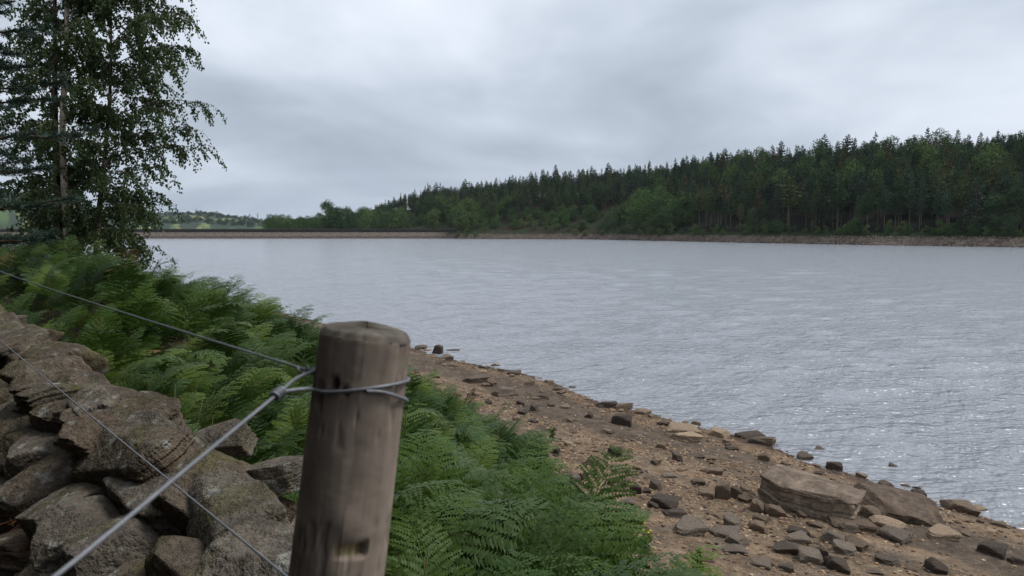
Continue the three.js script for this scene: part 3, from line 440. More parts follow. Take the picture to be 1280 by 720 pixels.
  scene.add(im); tag(im, 'brown fallen pine needles on the wall ledge', 'needles', null, 'stuff');
}

/* ---------- fence posts and wires ---------- */
const postTop = atDepth(457, 422, 0.85), postLow = atDepth(421, 720, 0.845), postAxis = postTop.clone().sub(postLow).normalize();
const woodMat = std({ vertexColors: true, map: grainTint, bumpMap: grainBump, bumpScale: 0.0025, roughness: 0.85, color: lin(1.3, 1.3, 1.3) });
function postGeo(len, r0, r1, seed, detail) {
  const nu = detail, nv = Math.round(detail * 2.2), pos = [], col = [], uv = [], idx = [], o = seed * 3.3;
  const put = (x, y, z, c, u, v) => { pos.push(x, y, z); col.push(...c); uv.push(u, v); };
  const ring = []; // rows from the foot to the top, then over the chamfer to the middle
  for (let j = 0; j <= nv; j++) ring.push([len * Math.pow(j / nv, 0.8), lerp(r1, r0, j / nv), 0]);
  const R = r0; ring.push([len + 0.0016, R * 0.992, 1], [len + 0.0055, R * 0.955, 1], [len + 0.0088, R * 0.915, 1], [len + 0.0102, R * 0.88, 2], [len + 0.0112, R * 0.75, 2], [len + 0.0135, R * 0.55, 2], [len + 0.014, R * 0.3, 2], [len + 0.0145, 0.0005, 2]);
  ring.forEach(([y, r, k], j) => { for (let i = 0; i <= nu; i++) {
    const a = i / nu * 6.28318, ca = Math.cos(a), sa = Math.sin(a), d = len - y;      // a = 0 faces the camera
    let rr = r * (1 + 0.02 * (fbm(ca * 1.5 + o, sa * 1.5, y * 3, 3) - 0.5)) + 0.0012 * (fbm(ca * 7 + o, sa * 7, y * 4, 2) - 0.5), yy = y; const aa = Math.atan2(sa, ca);
    let c = [0.31, 0.25, 0.198].map((v) => v * lerp(0.78, 1.2, fbm(ca * 2 + o, sa * 2, y * 9, 3)));
    if (k === 0) {
      rr -= 0.0022 * smooth(fbm(ca * 6 + o, y * 26, sa * 6, 2), 0.62, 0.72) * smooth(0.13, 0.04, Math.abs(d - 0.16));
      const kn = Math.hypot((aa - 0.12) * r0, d - 0.205) ; rr += 0.0028 * Math.exp(-Math.pow(kn / 0.016, 2)); c = c.map((v) => v * lerp(0.72, 1, smooth(kn, 0.006, 0.02)));
      const nx = (aa - 0.22) * r0, ny = d - 0.228; const inN = smooth(0.019 - Math.abs(nx), 0, 0.003) * smooth(0.0085 - Math.abs(ny), 0, 0.003); rr -= inN * (0.004 + 0.006 * smooth(nx, 0, 0.016)); c = c.map((v, m) => lerp(v, [0.3, 0.24, 0.13][m] * (nx > 0.006 ? 0.45 : 1), inN));
      const sl = smooth(0.0016 - Math.abs((aa - 0.42 - 0.03 * Math.sin(y * 30)) * r0), 0, 0.001) * smooth(d, 0.25, 0.27); rr -= 0.003 * sl;
      const nail = smooth(0.007 - Math.hypot((aa + 0.55) * r0, (d - 0.05) * 0.8) + 0.006 * (fbm(aa * 9, y * 160, 3, 2) - 0.5), 0, 0.004) + smooth(0.004 - Math.hypot((aa + 0.32) * r0 - (d - 0.056) * 0.6, (d - 0.056) * 0.45) + 0.004 * (fbm(aa * 12, y * 200, 5, 2) - 0.5), 0, 0.003); rr -= 0.006 * Math.min(nail, 1); c = c.map((v) => v * (1 - 0.8 * Math.min(nail, 1)));  // dark staple holes
    } else { yy += 0.003 * (fbm(ca * r * 90 + o, sa * r * 90, 5, 3) - 0.5) - 0.004 * ca; c = [0.15, 0.13, 0.105].map((v) => v * lerp(0.4, 1.4, fbm(ca * r * 160 + o, sa * r * 160, 2, 3)));  }
    put(sa * rr, yy, ca * rr, c, i / nu * 0.6, y * 1.1 + (k ? r : 0));
    if (i && j) { const q = j * (nu + 1) + i, m = nu + 1; idx.push(q - m - 1, q - m, q, q - m - 1, q, q - 1); }
  } });
  const g = new THREE.BufferGeometry(); g.setAttribute('position', new THREE.Float32BufferAttribute(pos, 3)); g.setAttribute('color', new THREE.Float32BufferAttribute(col, 3)); g.setAttribute('uv', new THREE.Float32BufferAttribute(uv, 2)); g.setIndex(idx); g.computeVertexNormals(); return g;
}
const postLen = 1.72;
const setPost = (m, top, axis) => { m.quaternion.setFromUnitVectors(V(0, 1, 0), axis); m.position.copy(top).addScaledVector(axis, -postLen); };
{ const m = topMesh('fence_post', postGeo(postLen, 0.0525, 0.061, 1, 150), woodMat, 'thick round weathered fence post with wire looped round its top', 'post'); setPost(m, postTop, postAxis); m.rotateY(Math.atan2(-postTop.x, -postTop.z) ); }
{ const m = topMesh('fence_post', postGeo(postLen, 0.05, 0.056, 2, 40), woodMat, 'round fence post farther along the wall carrying the same wires', 'post'); setPost(m, spAt(5.1, 0.41, 4.93), V(0.02, 1, 0.03).normalize()); }
{ const m = topMesh('fence_post', postGeo(postLen, 0.05, 0.056, 3, 40), woodMat, 'round fence post standing back from the wall, holding the slanting wire', 'post'); setPost(m, V(-0.62, 4.72, 0.7), V(0, 1, 0)); }
const wireMat = std({ color: lin(0.33, 0.345, 0.37), metalness: 0.5, roughness: 0.5, map: rockTint, bumpMap: rockBump, bumpScale: 0.0006 });
const tube = (pts, r, n = 60, sides = 8) => new THREE.TubeGeometry(new THREE.CatmullRomCurve3(pts), n, r, sides);
{
  const knot = atDepth(385, 463, 0.835), coil = atDepth(350, 490, 0.765);
  // the upper line wire, running along the wall from the post
  const far = spAt(5.1, 0.36, 4.85), pts = []; for (let i = 0; i <= 10; i++) { const t = i / 10; pts.push(knot.clone().lerp(far, t).add(V(0, -0.012 * Math.sin(t * Math.PI), 0))); }
  topMesh('fence_wire', tube(pts, 0.0016, 90), wireMat, 'upper fence wire running along above the wall and bracken', 'wire');
  const a = spAt(0.7, 0.425, 4.5), b = spAt(5.1, 0.36, 4.545), p2 = []; for (let i = 0; i <= 8; i++) p2.push(a.clone().lerp(b, i / 8).add(V(0, -0.006 * Math.sin(i / 8 * Math.PI), 0)));
  topMesh('fence_wire', tube(p2, 0.0019, 60), wireMat, 'lower fence wire stretched close over the cope stones', 'wire');
  // the slanting wire that runs back from the post past the camera, with its knot and the loops round the post
  const w = thing('tie_wire', 'thick slanting tie wire knotted and looped round the post top', 'wire');
  const end = V(-0.6, 4.5, 0.66), near = atDepth(70, 720, 0.49), p3 = [knot.clone().add(V(0.012, 0.001, 0.004)), atDepth(372, 472, 0.80), coil, coil.clone().lerp(near, 0.5), near, near.clone().lerp(end, 0.5).add(V(0, 0.02, 0)), end];
  mesh('strand', tube(p3, 0.0019, 140), wireMat, w);
  const dirc = near.clone().sub(coil).normalize(), u1 = V().crossVectors(dirc, V(0, 1, 0)).normalize(), u2 = V().crossVectors(dirc, u1); const hp = []; for (let i = 0; i <= 60; i++) { const t = i / 60, an = t * 6.283 * 4; hp.push(coil.clone().addScaledVector(dirc, t * 0.016 - 0.004).addScaledVector(u1, Math.cos(an) * 0.0042).addScaledVector(u2, Math.sin(an) * 0.0042)); }
  mesh('twist', tube(hp, 0.0019, 200), wireMat, w);
  const foot = (y) => { const t = (y - postLow.y) / postAxis.y; return postLow.clone().addScaledVector(postAxis, t); };
  const toCam = V(-postTop.x, 0, -postTop.z).normalize(), side = V().crossVectors(V(0, 1, 0), toCam).normalize();
  const rnd = (a, drop, r) => { const c = postTop.clone().addScaledVector(postAxis, -drop); return c.addScaledVector(toCam, Math.cos(a) * r).addScaledVector(side, Math.sin(a) * r); };
  const r = 0.0553; let l1 = [coil.clone(), atDepth(384, 486, 0.79)]; for (let i = 0; i <= 14; i++) { const a = lerp(-1.05, 2.6, i / 14); l1.push(rnd(a, 0.0535 - 0.006 * smooth(a, -1, 0.4) + 0.004 * smooth(a, 0.6, 2), r)); }
  mesh('loop', tube(l1, 0.0021, 120), wireMat, w);
  const l2 = []; for (let i = 0; i <= 14; i++) { const a = lerp(0.12, 4.4, i / 14); l2.push(rnd(a, 0.0505 + 0.026 * smooth(a, 0.1, 1.7) - 0.04 * smooth(a, 2.6, 4.4), r + 0.0012)); } l2.push(knot.clone().add(V(0.014, 0, -0.01)), knot);
  mesh('loop', tube(l2, 0.0021, 120), wireMat, w);
  const kp = []; for (let i = 0; i <= 40; i++) { const an = i / 40 * 6.283 * 2.5; kp.push(knot.clone().add(V(-0.012 + i / 40 * 0.03, Math.cos(an) * 0.004, Math.sin(an) * 0.004))); } mesh('twist', tube(kp, 0.0017, 120), wireMat, w);
}

/* ---------- stones on the shore ---------- */
{
  const R = rngOf(909);
  const tone = { d: [[0.11, 0.086, 0.068], 'dark'], g: [[0.185, 0.15, 0.118], 'grey'], t: [[0.29, 0.215, 0.148], 'tan'], b: [[0.2, 0.147, 0.104], 'brown'] };
  const mats = {}; for (const k in tone) mats[k] = [0.8, 1, 1.25].map((f) => stoneMat(...tone[k][0].map((v) => v * f)));
  const blocks = [], slabs = []; for (let i = 0; i < 9; i++) { blocks.push(stoneGeo(3000 + i, [1, 1, 1], { detail: 6, cuts: 6, k: 70, rough: 0.05, strata: 0.05, jitter: 0.42, flat: true, uvScale: 2.6 })); slabs.push(stoneGeo(3100 + i, [1, 1, 1], { detail: 6, cuts: 5, k: 70, rough: 0.045, strata: 0.06, jitter: 0.26, flat: true, uvScale: 2.6 })); }
  // outlines read from the photograph: left, top, right, bottom, tone, its own label if it stands out
  const list = [
    [1032, 641, 1086, 663, 'b', 'squarish brown block leaning on the front of the flat topped boulder'], [1050, 652, 1069, 667, 'g'], [1050, 629, 1078, 643, 'b'], [1070, 628, 1094, 643, 'd'], [1079, 634, 1117, 652, 'b', 'brown slab wedged between the two great boulders'], [1091, 646, 1128, 662, 't', 'tan slab resting on a paler slab beside the sloping boulder'], [1097, 657, 1137, 679, 'g', 'pale grey slab with dark side below the sloping boulder'],
    [1158, 642, 1178, 657, 't'], [1162, 661, 1190, 676, 't'], [1226, 680, 1253, 696, 'd', 'long dark stone lying alone on open shingle near the water'], [1264, 697, 1277, 707, 'd'], [1097, 694, 1123, 708, 'd'], [1159, 702, 1183, 719, 'd'], [1033, 694, 1058, 715, 'd'], [998, 685, 1027, 706, 'g'], [1017, 683, 1033, 701, 'd'], [969, 675, 1001, 695, 'd'], [984, 666, 1009, 680, 'g'], [984, 658, 1010, 670, 'd'], [1029, 663, 1054, 682, 'g'], [1042, 678, 1071, 695, 'g'], [1054, 673, 1084, 690, 'b'],
    [955, 630, 978, 647, 'b'], [940, 626, 955, 642, 'b'], [940, 642, 961, 655, 'b'], [949, 565, 963, 578, 'b'], [1017, 561, 1029, 570, 'd'], [1032, 577, 1050, 589, 'd'], [1046, 574, 1060, 579, 'd'], [1111, 582, 1122, 591, 'd'], [1171, 610, 1190, 616, 'd'], [1183, 624, 1213, 641, 'b', 'flat brown slab at the very edge of the water'], [1099, 602, 1114, 612, 'd'], [1140, 612, 1156, 621, 'd'], [940, 545, 969, 557, 'b'], [996, 568, 1012, 577, 'd'],
    [763, 515, 790, 533, 'd', 'bulky dark stone standing alone near the waterline'], [832, 532, 876, 546, 't', 'pale tan slab lying on another in a low stack'], [838, 541, 877, 553, 't', 'lower tan slab of the low two slab stack'], [923, 538, 957, 551, 'd', 'dark flat slab heaped at the waterline on others'], [936, 547, 967, 557, 'd'], [888, 535, 910, 548, 't'], [745, 500, 775, 511, 'd'], [768, 503, 790, 513, 'b'], [792, 511, 812, 519, 'b'], [758, 558, 777, 572, 'd'], [732, 572, 746, 583, 'g'], [840, 566, 854, 578, 'd'], [880, 569, 898, 577, 't'], [876, 583, 897, 594, 'b'], [825, 590, 845, 599, 'g'], [863, 598, 882, 608, 'b'], [767, 585, 786, 594, 'b'],
    [873, 611, 893, 624, 'b'], [893, 605, 910, 625, 'b'], [910, 608, 927, 625, 'd'], [925, 608, 940, 619, 'b'], [920, 617, 943, 629, 'b'], [942, 627, 955, 642, 'b'], [812, 600, 826, 614, 'd'], [787, 603, 802, 618, 'd'], [803, 609, 814, 618, 'd'], [763, 601, 787, 609, 'd'], [812, 617, 848, 638, 'd', 'largest dark block in the row of dark stones by the bracken'], [830, 635, 856, 649, 'd'], [905, 647, 927, 664, 'g'], [893, 642, 920, 651, 't'], [888, 657, 925, 674, 'g', 'wide grey slab lying among grey and tan slabs on the shingle'], [910, 667, 932, 683, 'g'], [935, 650, 957, 666, 't'], [907, 680, 933, 694, 'g'], [843, 650, 877, 671, 'g', 'grey slab sunk flat in the shingle beside the dark stones'],
    [820, 554, 832, 562, 't'], [752, 536, 764, 543, 't'], [705, 552, 718, 560, 't'], [908, 559, 924, 564, 'd'], [822, 527, 833, 533, 'd'], [848, 534, 862, 540, 'd'], [540, 429, 555, 444, 'd', 'peaked dark rock at the shore point behind the post'], [551, 442, 567, 452, 'g'], [518, 432, 534, 438, 'd'], [555, 436, 574, 443, 'd'], [617, 482, 642, 497, 'g', 'tilted grey slab on the shore among small dark stones'], [578, 469, 613, 480, 'd'], [606, 474, 622, 484, 'b'], [634, 463, 653, 470, 'd'], [663, 505, 672, 515, 'd'], [722, 591, 731, 602, 'd'], [734, 588, 747, 595, 'd'], [714, 594, 724, 606, 'g'], [690, 560, 700, 569, 'd'], [672, 493, 684, 500, 'd'], [590, 490, 604, 497, 'b'], [605, 500, 616, 507, 'd'], [645, 500, 656, 507, 'd'], [740, 612, 752, 619, 'b'], [752, 622, 768, 630, 'g'], [776, 622, 794, 632, 'g'], [700, 506, 712, 512, 'b'], [1206, 628, 1216, 634, 'd'], [1126, 605, 1136, 611, 'b'], [1070, 592, 1084, 598, 'b'], [995, 640, 1008, 649, 'b'], [1010, 652, 1024, 660, 'b'], [1130, 668, 1144, 677, 'b'], [1200, 664, 1212, 671, 't'], [1086, 712, 1102, 720, 'g'], [940, 700, 962, 712, 'g'], [972, 704, 990, 716, 'g'], [866, 690, 888, 703, 'b'], [950, 610, 962, 618, 'b'], [784, 548, 792, 553, 'b'], [708, 524, 716, 529, 'b'], [640, 520, 652, 527, 'b'], [680, 535, 692, 541, 't'], [655, 476, 668, 482, 'b'], [690, 484, 704, 490, 'd'], [1240, 652, 1254, 659, 't']];
  const words = { small: ['small ', 'pebbly shore'], mid: ['', 'gravel shore'] };
  const place = (geo, mat, c, w, h, d, yaw, sink, label, category, group, name) => { const m = topMesh(name, geo, mat, label, category, group); m.position.copy(c).add(V(0, h * (0.5 - sink), 0)); m.scale.set(w, h, d); m.rotation.set((R() - 0.5) * 0.2, yaw, (R() - 0.5) * 0.2); return m; };
  list.forEach(([x0, y0, x1, y1, t, own], i) => {
    const base = onGround((x0 + x1) / 2, y1 - 1), dist = Math.hypot(base.x, base.z, EYE - base.y), wpx = x1 - x0, hpx = y1 - y0, w = wpx / F * dist, flat = hpx / wpx < 0.5, slope = (EYE - base.y) / dist;
    const d = w * (flat ? 0.72 : 0.85), h = Math.max(w * 0.26, (hpx / F * dist - d * slope * 0.8) * 1.15) * 1.2, dir = V(base.x, 0, base.z).normalize(), c = base.clone().addScaledVector(dir, d * 0.42);
    c.y = Math.max(groundAt(c.x, c.z), c.y - 0.1);
    const size = w < 0.3 ? 'small ' : '', sh = flat ? 'flat' : 'blocky';
    place((flat ? slabs : blocks)[i % 9], mats[t][i % 3], c, w * 0.9, h, d * 0.9, Math.atan2(-c.x, -c.z) + (R() - 0.5) * 1.1, 0.32, own || `${size}${sh} ${tone[t][1]} stone lying loose on the ${w < 0.3 ? 'pebbly' : 'gravel'} shore`, 'stone', own ? null : `${size}${sh} ${tone[t][1]} stones on the shore`, 'stone');
  });
  // the two great boulders
  const rustPatches = (pale, brown) => (x, y, z, seed) => { const n = fbm(x * 3, y * 6, z * 3 + seed, 4), m = fbm(x * 9 + seed, y * 14, z * 9, 3), st = fbm(x * 1.2 + seed, y * 14 + x * 2, z * 1.2, 3); return pale.map((v, i) => lerp(brown[i], v, smooth(n + 0.4 * (st - 0.5), 0.4, 0.58)) * lerp(0.7, 1.3, m)); };
  const greatStone = (px0, py0, px1, py1, seed, dims, yaw, pitch, roll, paint, label) => {
    const base = onGround((px0 + px1) / 2, py1 - 6), m = topMesh('boulder', stoneGeo(seed, dims, { detail: 34, cuts: 9, k: 60, rough: 0.05, strata: 0.035, jitter: 0.26, grit: 0.02, flat: true, paint, uvScale: 1.2 }), rockMat, label, 'boulder');
    const dir = V(base.x, 0, base.z).normalize(), c = base.clone().addScaledVector(dir, dims[2] * 0.42); m.position.set(c.x, groundAt(c.x, c.z) + dims[1] * 0.36, c.z); m.rotation.set(pitch, Math.atan2(-c.x, -c.z) + yaw, roll); };
  greatStone(955, 602, 1066, 651, 5001, [1.6, 0.66, 0.85], -0.22, 0.0, -0.1, rustPatches([0.31, 0.245, 0.185], [0.24, 0.185, 0.14]), 'great flat topped boulder with pale top and dark broken side');
  greatStone(1069, 604, 1168, 658, 5022, [1.4, 0.36, 1.1], 0.45, 0.24, -0.14, rustPatches([0.17, 0.128, 0.096], [0.14, 0.102, 0.076]), 'great sloping brown boulder with ridged face beside the flat topped one');
  // lesser stones, spread over the open shore
  let n = 0; for (let k = 0; k < 4000 && n < 150; k++) {
    const s = -6 + 34 * R(), p = 7.4 + (shoreP(s) - 7.0) * R(), y = groundH(s, p), [x, z] = spToXZ(s, p), q = proj(V(x, y, z)); if (q[0] < 530 || q[0] > 1290 || q[1] > 725) continue;
    if (siltAt(s, p) > 0.5 && R() < 0.75) continue;
    const w = (7 + 8 * R() * R()) / F * q[2], t = 'dbbttg'[Math.floor(R() * 6)], flat = R() < 0.6; n++;
    place((flat ? slabs : blocks)[n % 9], mats[t][n % 3], V(x, y, z), w, w * (flat ? 0.3 : 0.55), w * (0.6 + 0.4 * R()), R() * 6.28, 0.25, `tiny ${tone[t][1]} stone strewn over the pebbly shore`, 'stone', `tiny ${tone[t][1]} stones strewn over the shore`, 'stone');
  }
  // shingle: nobody could count it
  const pebble = stoneGeo(4000, [1, 0.55, 0.8], { detail: 1, cuts: 4, k: 14, flat: true, jitter: 0.3 }), N = 42000, im = new THREE.InstancedMesh(pebble, std({ color: lin(1, 1, 1), roughness: 0.9 }), N); im.name = 'shingle'; im.castShadow = im.receiveShadow = true;
  const Q = new THREE.Quaternion(), E = new THREE.Euler(); let c = 0;
  for (let k = 0; k < 600000 && c < N; k++) {
    const s = -7 + 34 * Math.pow(R(), 1.25), sp = shoreP(s), p = 6.6 + (sp - 6.2) * R(), silt = siltAt(s, p), e = sp - p; const dens = (0.25 + 1.1 * smooth(fbm2(s * 0.8, p * 0.9, 33, 3), 0.35, 0.65)) * (1 - 0.82 * silt) * (e < 0.5 ? 0.6 : 1); if (R() > dens) continue;
    const y = groundH(s, p), sz = 0.016 + 0.062 * Math.pow(R(), 3), g = R(), f = 0.55 + 0.75 * R();
    im.setMatrixAt(c, M4.compose(spAt(s, p, y + sz * 0.08), Q.setFromEuler(E.set((R() - 0.5) * 0.5, R() * 6.28, (R() - 0.5) * 0.5)), V(sz, sz * (0.6 + 0.5 * R()), sz))); im.setColorAt(c, (g < 0.45 ? lin(0.27, 0.185, 0.118) : g < 0.7 ? lin(0.2, 0.13, 0.082) : g < 0.86 ? lin(0.09, 0.07, 0.06) : lin(0.36, 0.27, 0.18)).multiplyScalar(f)); c++;
  }
  im.count = c; scene.add(im); tag(im, 'loose tan and brown shingle spread over the shore', 'shingle', null, 'stuff');
}

/* ---------- bracken ---------- */
function brackenGeo(seed, { pairs = 12, len = 0.8, wide = 0.36, fine = 1, arch = 0.9, stalk = 0.6 }) {
  const R = rngOf(seed), L = new Leaves(), up = V(0, 1, 0);
  // the stalk rises, then the blade arches over towards +z
  const st = taper([V(0, -0.15, 0), V(0.02 * (R() - 0.5), stalk * 0.5, 0.01), V(0, stalk, 0.05)], 0.0052, 0.0036, 5);
  const path = [V(0, stalk, 0.05)]; let a = 1.5 - 0.5 * R(), q = path[0].clone(); const steps = 24; for (let i = 0; i < steps; i++) { q = q.clone().add(V(0.012 * (R() - 0.5), Math.sin(a) * len / steps, Math.cos(a) * len / steps)); a -= arch / steps * 1.25; path.push(q); }
  const at = (t) => { const f = clamp(t, 0, 0.9999) * steps, i = Math.floor(f); return path[i].clone().lerp(path[i + 1], f - i); }, tan = (t) => at(Math.min(1, t + 0.03)).sub(at(Math.max(0, t - 0.03))).normalize();
  for (let i = 0; i < pairs; i++) {
    const t = 0.02 + 0.95 * Math.pow(i / pairs, 0.92), c0 = at(t), T = tan(t), lenP = wide * Math.pow(1 - t, 0.85) * (0.9 + 0.2 * R()) + 0.018, N = V().crossVectors(V(1, 0, 0), T).normalize().multiplyScalar(-1); if (N.y < 0 && T.y < 0.9) N.multiplyScalar(-1);
    for (const sd of [-1, 1]) {
      const ang = 1.12 - 0.38 * t + 0.2 * (R() - 0.5), out = V(sd, 0, 0).multiplyScalar(Math.sin(ang)).addScaledVector(T, Math.cos(ang)).addScaledVector(N, 0.12 - 0.1 * R()).normalize();
      const nn = Math.max(3, Math.round(lenP / (0.0165 / fine))), droop = 0.32 + 0.3 * R(); let c = c0.clone(); const st2 = lenP / nn, dir = out.clone();
      const nrm = V().crossVectors(dir, T).normalize(); if (nrm.dot(N) < 0) nrm.multiplyScalar(-1);
      for (let k = 0; k < nn; k++) {
        dir.addScaledVector(up, -droop / nn).normalize(); c.addScaledVector(dir, st2); const tt = (k + 0.5) / nn, pl = (0.24 * lenP * (1 - 0.82 * tt) * (0.55 + 0.45 * smooth(tt, 0, 0.22)) + 0.006) * (0.85 + 0.3 * R());
        const cr = V().crossVectors(nrm, dir).normalize();
        for (const e of [-1, 1]) { const u = cr.clone().multiplyScalar(e).addScaledVector(dir, 0.5).addScaledVector(nrm, 0.5 * (R() - 0.65)).normalize(); L.kite(c, u, dir, pl * 1.05, Math.min(st2 * 0.68, 0.0105) * (0.75 + 0.4 * R())); }
      }
      const tip = c.clone().addScaledVector(dir, 0.012), w = cr0(nrm, dir); L.tri(c0.clone().addScaledVector(w, 0.0022), c0.clone().addScaledVector(w, -0.0022), tip);
    }
  }
  for (let i = 0; i < steps; i++) { const A = path[i], B = path[i + 1], w = lerp(0.0036, 0.0012, i / steps); L.tri(A.clone().add(V(w, 0, 0)), A.clone().add(V(-w, 0, 0)), B.clone().add(V(w * 0.9, 0, 0))); L.tri(A.clone().add(V(-w, 0, 0)), B.clone().add(V(-w * 0.9, 0, 0)), B.clone().add(V(w * 0.9, 0, 0))); }
  return { stalk: st, frond: L.geo() };
}
function cr0(n, d) { return V().crossVectors(n, d).normalize(); }
{
  const R = rngOf(1212), tan_ = std({ color: lin(0.12, 0.13, 0.05), roughness: 0.7 });
  const shapes = [[1, { pairs: 13, len: 0.85, wide: 0.36 }], [2, { pairs: 12, len: 0.75, wide: 0.4, arch: 1.3, stalk: 0.7 }], [3, { pairs: 14, len: 0.95, wide: 0.33, arch: 1.1, stalk: 0.55 }], [4, { pairs: 11, len: 0.65, wide: 0.34, arch: 0.5, stalk: 0.75 }], [5, { pairs: 12, len: 0.8, wide: 0.42, arch: 1.7, stalk: 0.65 }]].map(([s, o]) => brackenGeo(s + 60, o));
  const coarse = [[1, { pairs: 11, len: 0.85, wide: 0.38, fine: 0.6 }], [2, { pairs: 10, len: 0.75, wide: 0.4, arch: 1.3, stalk: 0.7, fine: 0.6 }]].map(([s, o]) => brackenGeo(s + 80, o));
  const mats = [leafMat(0.06, 0.112, 0.015, 0.5), leafMat(0.038, 0.082, 0.014, 0.45), leafMat(0.1, 0.152, 0.022, 0.55), leafMat(0.054, 0.1, 0.022, 0.45), leafMat(0.2, 0.13, 0.05, 0.7)];
  const white = leafMat(1, 1, 1, 0.5);
  // outer edge of the thicket, from the photograph
  const edgePts = [[805, 790], [765, 735], [745, 705], [726, 672], [722, 640], [698, 602], [676, 572], [655, 556], [622, 536], [575, 508], [545, 486], [520, 466]].map(([x, y]) => { const g = onGround(x, y, 0.62); return xzToSP(g.x, g.z); }).sort((a, b) => a[0] - b[0]);
  edgePts.unshift([edgePts[0][0] - 2.5, edgePts[0][1] - 2.2]);
  const eEnd = edgePts[edgePts.length - 1], edgeP = (s) => s > eEnd[0] ? lerp(eEnd[1], 7.4, smooth(s, eEnd[0], eEnd[0] + 4)) : interp(edgePts, s);
  const spots = [];
  for (let k = 0; k < 60000 && spots.length < 3500; k++) {
    const s = -4 + 44 * Math.pow(R(), 1.35), e = edgeP(s), p = 1.35 + (e - 1.3) * R(); if (p > e) continue; if (p < 2.0 && R() < 0.45) continue;
    if (s > 16 && R() < 0.45) continue;
    const y = groundH(s, p), [x, z] = spToXZ(s, p); if (-z < 0.8) continue; const q = proj(V(x, y + 0.9, z)); if (q[0] < -120 || q[0] > 1150) continue;
    spots.push({ s, p, x, y, z, d: q[2], out: q[0] < -10 || q[1] > 735, sc: (0.48 + 0.6 * R() * R() + 0.16 * R()) * (e - p < 0.7 ? 0.8 : 1) * (p < 2 ? 0.9 : 1), yaw: Math.atan2(COS, -SIN) + (R() + R() - 1) * 2.4, tilt: (R() - 0.5) * 0.7, m: R() < 0.008 ? 4 : Math.floor(R() * 4), sh: Math.floor(R() * 5) });
  }
  // the 300 that show largest: on a grid of the picture, the nearest of each cell
  const cells = new Map(); for (const o of [...spots].sort((a, b) => a.d - b.d)) { if (o.out) continue; const q = proj(V(o.x, o.y + 0.85 * o.sc, o.z)), key = Math.floor(q[0] / 24) + ',' + Math.floor(q[1] / 16); const c = cells.get(key) || 0; cells.set(key, c + 1); o.rank = c * 100 + o.d; }
  const order = spots.filter((o) => !o.out).sort((a, b) => a.rank - b.rank); order.slice(0, 290).forEach((o) => { o.own = true; });
  const rest = [...shapes, ...coarse].map(() => []), E = new THREE.Euler(), Q = new THREE.Quaternion();
  for (const o of spots) {
    if (o.own) {
      const atEdge = edgeP(o.s) - o.p < 0.9, byWall = o.p < 2.2;
      const t = thing('bracken', atEdge ? 'green bracken frond at the thicket edge beside the shingle' : byWall ? 'arching green bracken frond close behind the stone wall' : o.s > 12 ? 'green bracken frond on the bank below the birch' : 'green bracken frond deep in the thicket on the slope', 'fern', atEdge ? 'bracken at the thicket edge' : byWall ? 'bracken behind the wall' : o.s > 12 ? 'bracken below the birch' : 'bracken on the slope');
      mesh('stalk', shapes[o.sh].stalk, tan_, t); mesh('frond', shapes[o.sh].frond, mats[o.m], t);
      t.position.set(o.x, o.y, o.z); t.rotation.set(o.tilt, o.yaw, 0, 'YXZ'); t.scale.setScalar(o.sc);
    } else rest[o.d > 13 ? 5 + (o.sh & 1) : o.sh].push(o);
  }
  const mass = new THREE.Group(); mass.name = 'bracken_thicket'; scene.add(mass); tag(mass, 'dense mass of green bracken covering the bank', 'ferns', null, 'stuff');
  rest.forEach((list, k) => { const g = [...shapes, ...coarse][k]; for (const [nm, geo, mat] of [['stalks', g.stalk, tan_], ['fronds', g.frond, white]]) { const im = new THREE.InstancedMesh(geo, mat, list.length); im.name = nm; im.userData.kind = 'stuff'; im.castShadow = im.receiveShadow = true; list.forEach((o, i) => { im.setMatrixAt(i, M4.compose(V(o.x, o.y, o.z), Q.setFromEuler(E.set(o.tilt, o.yaw, 0, 'YXZ')), V(o.sc, o.sc, o.sc))); if (nm === 'fronds') im.setColorAt(i, mats[o.m].color.clone().multiplyScalar(0.8 + 0.4 * hash(i, k, 2))); }); mass.add(im); } });
  // dead stalks standing in the gap behind the wall
  const dead = std({ color: lin(0.3, 0.23, 0.13), roughness: 0.8 });
  for (let i = 0; i < 14; i++) { const s = 1.2 + 6 * R(), p = 1.4 + 0.9 * R(), y = groundH(s, p), h = 0.6 + 0.4 * R(); const m = topMesh('dead_stalk', taper([V(0, -0.1, 0), V(0.04 * (R() - 0.5), h * 0.5, 0.03 * (R() - 0.5)), V(0.22 * (R() - 0.5), h, 0.22 * (R() - 0.5))], 0.0042, 0.0025, 5), dead, 'thin dry tan stalk standing in the shade behind the wall', 'stalk', 'dry stalks behind the wall'); m.position.copy(spAt(s, p, y)); }
  // small leafy weeds at the shingle edge, one in yellow flower
  const yellow = std({ color: lin(0.55, 0.38, 0.03) });
  const weed = (px, py, h, flower, label) => { const b = onGround(px, py), t = thing('weed', label, 'plant'), Lf = new Leaves(), stems = [], tops = []; for (let k = 0; k < 5; k++) { const a = R() * 6.28, tip = V(Math.cos(a) * h * 0.22, h * (0.75 + 0.3 * R()), Math.sin(a) * h * 0.22); stems.push(taper([V(0, -0.05, 0), tip.clone().multiplyScalar(0.5).add(V(0, 0.02, 0)), tip], 0.004, 0.002, 4)); tops.push(tip); for (let j = 0; j < 26; j++) { const tt = 0.1 + 0.85 * R(), aa = R() * 6.28, u = V(Math.cos(aa), 0.5 * R(), Math.sin(aa)).normalize(); Lf.kite(tip.clone().multiplyScalar(tt), u, across(u, R), 0.07 * (1.2 - tt * 0.6), 0.014); } }
